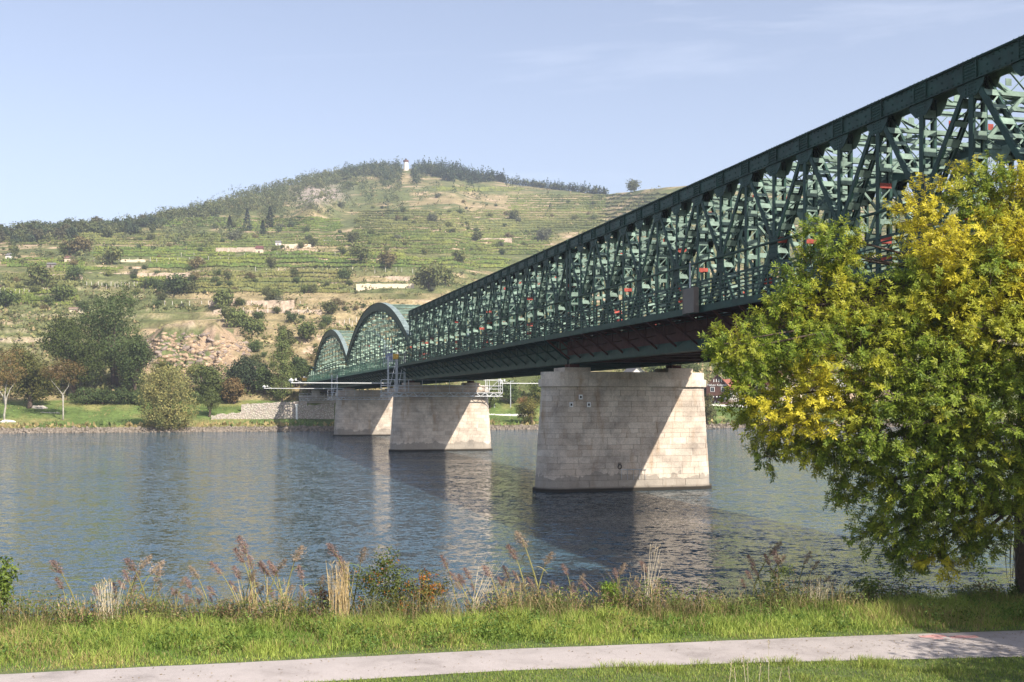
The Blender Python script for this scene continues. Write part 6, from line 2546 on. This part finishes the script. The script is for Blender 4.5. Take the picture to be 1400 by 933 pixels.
# ------------------------------------------------------------------ reeds
reed_kinds = []
for k_ in range(7):
    gg = np.random.default_rng(600 + k_)
    rk = random.Random(600 + k_)
    bend = rk.uniform(-0.3, 0.3)
    pts = [Vector((bend * u_ * u_, 0.1 * math.sin(u_ * 3 + k_), u_ * 0.93)) for u_ in np.linspace(0, 1, 7)]
    q = MB()
    q.tube(pts, [0.009] * 3 + [0.007] * 2 + [0.005, 0.003], 5)
    stem = q.mesh('stem', ['reed_stem'] if 'reed_stem' in MATS else [simple('reed_stem', (0.22, 0.20, 0.07), 0.7, 0.3, 2).name])
    leaves = []
    for j in range(7):
        u_ = 0.18 + 0.1 * j
        b0 = pts[min(6, int(u_ * 6))].lerp(pts[min(6, int(u_ * 6) + 1)], (u_ * 6) % 1)
        a = rk.uniform(0, 6.28)
        L = rk.uniform(0.16, 0.30)
        dv = np.array([math.cos(a), math.sin(a) * 0.6, 0])
        vs, n_ = [], 6
        for e in range(n_ + 1):
            w_ = e / n_
            c = np.array(b0) + dv * L * w_ + np.array([0, 0, L * (0.75 * w_ - 0.95 * w_ * w_)])
            hw_ = 0.0075 * (1 - w_) ** 0.6 + 0.0005
            sd = np.array([-dv[1], dv[0], 0.4]) * hw_
            vs += [c - sd, c + sd]
        fs = [(2 * e, 2 * e + 1, 2 * e + 3, 2 * e + 2) for e in range(n_)]
        lc = np.array((0.15, 0.19, 0.06)) if rk.random() < 0.6 else np.array((0.30, 0.24, 0.11))
        leaves.append(mesh_np('leaf', np.array(vs), np.array(fs), 'reed', np.tile(lc * rk.uniform(0.7, 1.2), (len(vs), 1))))
    n = 420
    u_ = gg.random(n)
    tip = np.array(pts[-1])
    ax = unit(np.array(pts[-1] - pts[-2])[None])[0]
    P = tip + ax * (-0.10 + 0.17 * u_)[:, None] + gg.normal(size=(n, 3)) * (0.022 * np.sin(np.pi * (0.12 + 0.8 * u_)))[:, None] * np.array([1.2, 1.2, 0.6]) + np.array([math.copysign(0.02, bend), 0, 0]) * u_[:, None]
    D = unit(gg.normal(size=(n, 3)) * 0.6 + ax * 0.8 + np.array([math.copysign(0.5, bend), 0, -0.25]))
    s_ = gg.uniform(0.014, 0.036, n)
    v = diamonds(P, D, rdir(n, gg), s_, s_ * 0.2)
    pc = np.array((0.27, 0.175, 0.145)) if k_ % 3 else np.array((0.36, 0.27, 0.19))
    plume = mesh_np('plume', v, quads(n), 'reed', np.repeat(pc * (0.6 + 0.8 * gg.random((n, 1))), 4, 0))
    reed_kinds.append((stem, leaves, plume))

def reed(x, ytop, label, group, Yo=0.0):
    X0 = (x - 700) / F * 35.5
    Yr = float(edge_Y(X0)) + 0.4 + Yo
    p_ = px(x, ytop, Yr)
    z0 = float(znear(p_.x, Yr))
    h = p_.z - z0
    k_ = random.randrange(len(reed_kinds))
    root = thing('reed', label, 'reed', (p_.x, Yr, z0), random.uniform(-0.6, 0.6), group)
    st, lv, pl = reed_kinds[k_]
    o = obj('stem', st, root)
    for l_ in lv:
        obj('leaf', l_, root)
    tag(obj('plume', pl, root), kind='stuff')
    root.scale = (h * random.uniform(0.9, 1.3), h, h)
    return root


RA = [(108, 764), (165, 762), (174, 770), (160, 778), (185, 795), (196, 780), (208, 760), (200, 796), (222, 806), (236, 790), (241, 806), (262, 812), (270, 792), (288, 772), (292, 802), (310, 800), (333, 768), (338, 778), (347, 738),
      (352, 752), (362, 764), (372, 790), (385, 748), (388, 776), (394, 768), (400, 770), (416, 772), (345, 795), (320, 812), (300, 815), (150, 800), (168, 802), (355, 806), (330, 800), (380, 805), (430, 800), (210, 812), (475, 748), (483, 742), (478, 760), (424, 812), (440, 806), (280, 818), (190, 815), (250, 820)]
RA += [(x_ + random.uniform(-14, 14), min(818, y_ + random.uniform(6, 36))) for (x_, y_) in list(RA)[::2]]
RB = [(632, 762), (648, 782), (660, 778), (690, 772), (725, 748), (727, 780), (745, 728), (750, 790), (766, 792), (785, 774), (783, 786), (820, 795), (700, 790), (676, 790), (715, 800), (735, 800), (640, 795), (655, 800), (835, 770), (760, 805), (620, 800), (898, 766), (886, 795), (800, 805)]
RB += [(x_ + random.uniform(-14, 14), min(818, y_ + random.uniform(6, 30))) for (x_, y_) in list(RB)[::2]]
RC = [(1030, 742), (1038, 756), (1046, 762), (1064, 752), (1070, 758), (1094, 756), (1100, 768), (1055, 775), (1080, 778), (1040, 780), (1028, 790), (1110, 785)]
for (pts_, key, grp) in ((RA, 'feathery reed left of the hip bush, {} from the left', 'reeds left of the hip bush'), (RB, 'feathery reed right of the hip bush, {} from the left', 'reeds right of the hip bush'), (RC, 'feathery reed under the near tree, {} from the left', 'reeds under the near tree')):
    number_from_left([reed(x, y, 'reed', grp, random.uniform(-0.6, 0.8)) for (x, y) in pts_], key)


def stalks(x, ytop, wpx, n, label, col, lean=0.12, fan=0.0, name='dry_reed_bundle', Yo=-0.3):
    X0 = (x - 700) / F * 35.5
    Yr = float(edge_Y(X0)) + Yo
    p_ = px(x, ytop, Yr)
    z0 = float(znear(p_.x, Yr))
    root = thing(name, label, 'dry grass', (p_.x, Yr, z0 - 0.05))
    hh = p_.z - z0
    ww = wpx / F * Yr
    gg = np.random.default_rng(int(x * 3 + n))
    q = MB()
    for k_ in range(n):
        bx = gg.uniform(-0.5, 0.5) * ww * (0.45 if fan else 0.9)
        by = gg.uniform(-0.3, 0.3) * ww
        h = hh * gg.uniform(0.6, 1.02)
        tx = bx + gg.normal() * lean * h + fan * h * gg.uniform(0.1, 1)
        r_ = gg.uniform(0.004, 0.009)
        q.tube([(bx, by, 0), (bx * 0.6 + tx * 0.4, by, h * 0.55), (tx, by + gg.normal() * lean * h * 0.6, h)], [r_, r_, r_ * 0.6], 4, cap=False)
    q.build('stalks', col, root)
    n2 = n * 5
    P = np.stack([gg.uniform(-0.5, 0.5, n2) * ww, gg.uniform(-0.3, 0.3, n2) * ww, hh * gg.uniform(0.1, 0.95, n2)], -1)
    P[:, 0] += fan * P[:, 2] * gg.uniform(0.1, 1, n2)
    D = unit(gg.normal(size=(n2, 3)) * 0.4 + np.array([fan, 0, 1.0]))
    s_ = gg.uniform(0.08, 0.25, n2)
    v = diamonds(P, D, rdir(n2, gg), s_, s_ * 0.09)
    obj('blades', mesh_np('blades', v, quads(n2), 'reed', np.repeat(np.array((0.50, 0.38, 0.20)) * (0.6 + 0.6 * gg.random((n2, 1))), 4, 0)), root)
    return root


simple('straw', (0.50, 0.37, 0.18), 0.8, 0.25, 3)
simple('straw_pale', (0.58, 0.50, 0.36), 0.8, 0.2, 3)
stalks(464, 764, 26, 80, 'upright bundle of straw coloured dry reed stalks beside the hip bush', 'straw', 0.07)
stalks(146, 790, 24, 40, 'pale dry reed bundle among the reeds on the left', 'straw_pale', 0.10)
stalks(360, 792, 70, 34, 'loose dry stalks below the tallest reeds', 'straw', 0.2)
stalks(642, 756, 12, 9, 'few long pale stalks leaning right beyond the hip bush', 'straw_pale', 0.05, 0.45)
stalks(690, 788, 60, 30, 'tangle of straw stalks right of the long pale stalks', 'straw', 0.3)
stalks(884, 740, 10, 9, 'long thin pale stalks rising before the pier reflection', 'straw_pale', 0.08, 0.22)
stalks(872, 786, 60, 26, 'dry tangled stalks near the bright green plant', 'straw', 0.35)
stalks(1112, 784, 34, 36, 'pale dry stalks leaning right under the near tree', 'straw_pale', 0.12, 0.4)
stalks(760, 802, 80, 30, 'low dry stalks along the river edge before the tall reed', 'straw', 0.3)
stalks(115, 815, 60, 40, 'sparse dry stalks at the far left of the river edge', 'straw', 0.25)


# ------------------------------------------------------------------ bushes on the near bank


def near_bush(x, yb, yt, wpx, label, cA, cB, n, size, seed, cC=None, pC=0.0, name='bank_bush', Yo=0.0, asp=0.55, lob=None):
    X0 = (x - 700) / F * 35.5
    Yr = float(edge_Y(X0)) + Yo
    p_ = px(x, yt, Yr)
    z0 = float(znear(p_.x, Yr))
    H = p_.z - z0
    W = wpx / F * Yr
    rr = random.Random(seed)
    if lob is None:
        lob = [(rr.uniform(-0.32, 0.32) * W, rr.uniform(-0.2, 0.2) * W, H * rr.uniform(0.25, 0.85), W * rr.uniform(0.16, 0.26), W * rr.uniform(0.16, 0.24), H * rr.uniform(0.12, 0.2)) for _ in range(9)]
    else:
        lob = [(a * W, b_ * W, c_ * H, d_ * W, d_ * W, e_ * H) for (a, b_, c_, d_, e_) in lob]
    root = thing(name, label, 'bush', (p_.x, Yr, z0))
    obj('stems', limb_mesh('stems', (0, 0, -0.1), [l[:3] for l in lob[:6]], 0.03, 'twig', seed, fork=0.08, n=5), root)
    obj('foliage', crown_mesh('foliage', lob, n, size, cA, cB, seed, mat='leaf', cC=cC, pC=pC, shell=0.15, asp=asp), root)
    return root


near_bush(523, 836, 744, 100, 'green bush dotted with orange hips at the river edge', (0.055, 0.085, 0.02), (0.15, 0.17, 0.035), 5200, 0.08, 1, (0.40, 0.15, 0.03), 0.12, 'hip_bush',
          lob=[(0.05, 0, 0.80, 0.2, 0.18), (-0.1, 0, 0.6, 0.25, 0.2), (0.2, 0, 0.55, 0.25, 0.2), (0.3, 0, 0.35, 0.22, 0.2), (-0.2, 0, 0.35, 0.22, 0.2), (0.1, 0.1, 0.3, 0.3, 0.2), (-0.42, 0, 0.62, 0.10, 0.16)])
near_bush(585, 832, 772, 60, 'small bush with reddish leaves right of the hip bush', (0.07, 0.09, 0.025), (0.20, 0.16, 0.035), 2200, 0.075, 2, (0.38, 0.14, 0.03), 0.25, 'hip_bush')
near_bush(440, 832, 786, 40, 'dark purplish weed bush left of the straw bundle', (0.06, 0.055, 0.03), (0.12, 0.10, 0.05), 900, 0.07, 3, (0.18, 0.09, 0.07), 0.3, 'weed_bush')
near_bush(-2, 846, 757, 44, 'bright green shrub at the left edge of the river bank', (0.10, 0.16, 0.03), (0.22, 0.28, 0.05), 1100, 0.14, 4, None, 0, 'leafy_shrub', -0.8, 0.45)
near_bush(838, 836, 788, 34, 'fresh bright green plant at the river edge before the pier reflection', (0.09, 0.16, 0.02), (0.22, 0.30, 0.04), 800, 0.11, 5, None, 0, 'leafy_plant', -0.5, 0.35)
near_bush(1182, 828, 786, 44, 'low yellow green plant under the drooping boughs', (0.10, 0.15, 0.03), (0.20, 0.24, 0.06), 700, 0.10, 6, None, 0, 'leafy_plant', -0.5, 0.6)
near_bush(1060, 832, 768, 84, 'green weedy mound beneath the reeds on the right', (0.06, 0.095, 0.022), (0.15, 0.17, 0.045), 1800, 0.09, 7, (0.22, 0.15, 0.07), 0.15, 'weed_bush', -0.2, 0.3)
near_bush(1396, 828, 786, 30, 'dark green bush at the right edge below the trunk', (0.05, 0.10, 0.02), (0.11, 0.16, 0.03), 700, 0.09, 8, None, 0, 'leafy_plant', -1.2)
near_bush(1320, 826, 788, 90, 'low mound of weeds at the water under the near tree', (0.09, 0.12, 0.03), (0.19, 0.19, 0.06), 1300, 0.08, 9, (0.30, 0.22, 0.09), 0.2, 'weed_bush', 0.2, 0.3)
near_bush(300, 836, 806, 120, 'low dark weeds at the foot of the left reeds', (0.06, 0.085, 0.025), (0.14, 0.15, 0.04), 1500, 0.08, 10, (0.20, 0.11, 0.07), 0.25, 'weed_bush', 0.1, 0.3)
near_bush(700, 836, 806, 130, 'low dark weeds at the foot of the middle reeds', (0.07, 0.10, 0.03), (0.16, 0.17, 0.05), 1500, 0.08, 12, (0.26, 0.18, 0.09), 0.25, 'weed_bush', 0.1, 0.3)

# tall dry stalks on the near lawn


def lawn_stalk(x, yt, label):
    Yr = 26.5
    p_ = px(x, yt, Yr)
    z0 = float(znear(p_.x, Yr))
    root = thing('grass_stalk', label, 'grass stalk', (p_.x, Yr, z0), 0, 'dry stalks on the lawn')
    h = p_.z - z0
    q = MB()
    b_ = random.uniform(-0.12, 0.12)
    q.tube([(b_, 0, 0), (b_ * 0.3, 0, h * 0.6), (0, 0, h)], [0.006, 0.005, 0.003], 4)
    q.build('stem', 'straw_pale', root)
    gg = np.random.default_rng(int(x))
    n = 40
    P = np.stack([gg.normal(size=n) * 0.012, gg.normal(size=n) * 0.012, h - 0.28 * gg.random(n)], -1)
    s_ = gg.uniform(0.02, 0.05, n)
    v = diamonds(P, unit(gg.normal(size=(n, 3)) * 0.4 + np.array([0, 0, 1.0])), rdir(n, gg), s_, s_ * 0.3)
    obj('seed_head', mesh_np('seed_head', v, quads(n), 'reed', np.repeat(np.array((0.50, 0.40, 0.24)) * (0.7 + 0.5 * gg.random((n, 1))), 4, 0)), root)
    return root


number_from_left([lawn_stalk(x, y, 'stalk') for (x, y) in ((1051, 872), (1016, 896), (1022, 905), (1004, 912), (1000, 905), (1078, 912), (1068, 915), (1040, 908))], 'thin dry stalk on the near lawn, {} from the left')


# ------------------------------------------------------------------ hazy air over the valley
m = bpy.data.materials.new('haze_air')
m.use_nodes = True
m.node_tree.nodes.clear()
vo = m.node_tree.nodes.new('ShaderNodeVolumePrincipled')
vo.inputs['Color'].default_value = (0.80, 0.88, 1.0, 1)
vo.inputs['Density'].default_value = 0.00023
vo.inputs['Anisotropy'].default_value = 0.2
om = m.node_tree.nodes.new('ShaderNodeOutputMaterial')
m.node_tree.links.new(vo.outputs[0], om.inputs['Volume'])
MATS['haze_air'] = m
q = MB()
q.box((0, 1090, 165), (5200, 3020, 350))
tag(q.build('haze', 'haze_air'), 'thin pale haze filling the valley air', 'haze', kind='stuff')

# fallen leaves and grit on the path
g_ = np.random.default_rng(71)
n = 900
X = np.concatenate([g_.normal(14, 4, 500), g_.uniform(-14, 17, 400)])
q_ = g_.random(n)
Y = path_near(X) * (1 - q_) + path_far(X) * q_
P = np.stack([X, Y, 1.05 + 0 * X], -1)
D = g_.normal(size=(n, 3)) * np.array([1, 1, 0.12])
s_ = g_.uniform(0.03, 0.085, n)
v = diamonds(P, D, np.array([[0, 0, 1.0]]) + 0.25 * rdir(n, g_), s_, s_ * 0.5)
cc = np.array((0.30, 0.21, 0.08)) * (0.4 + 0.9 * g_.random((n, 1)))
tag(obj('fallen_leaves', mesh_np('fallen_leaves', v, quads(n), 'leaf', np.repeat(cc, 4, 0))), 'dry fallen leaves and bits scattered on the path', 'leaves', kind='stuff')
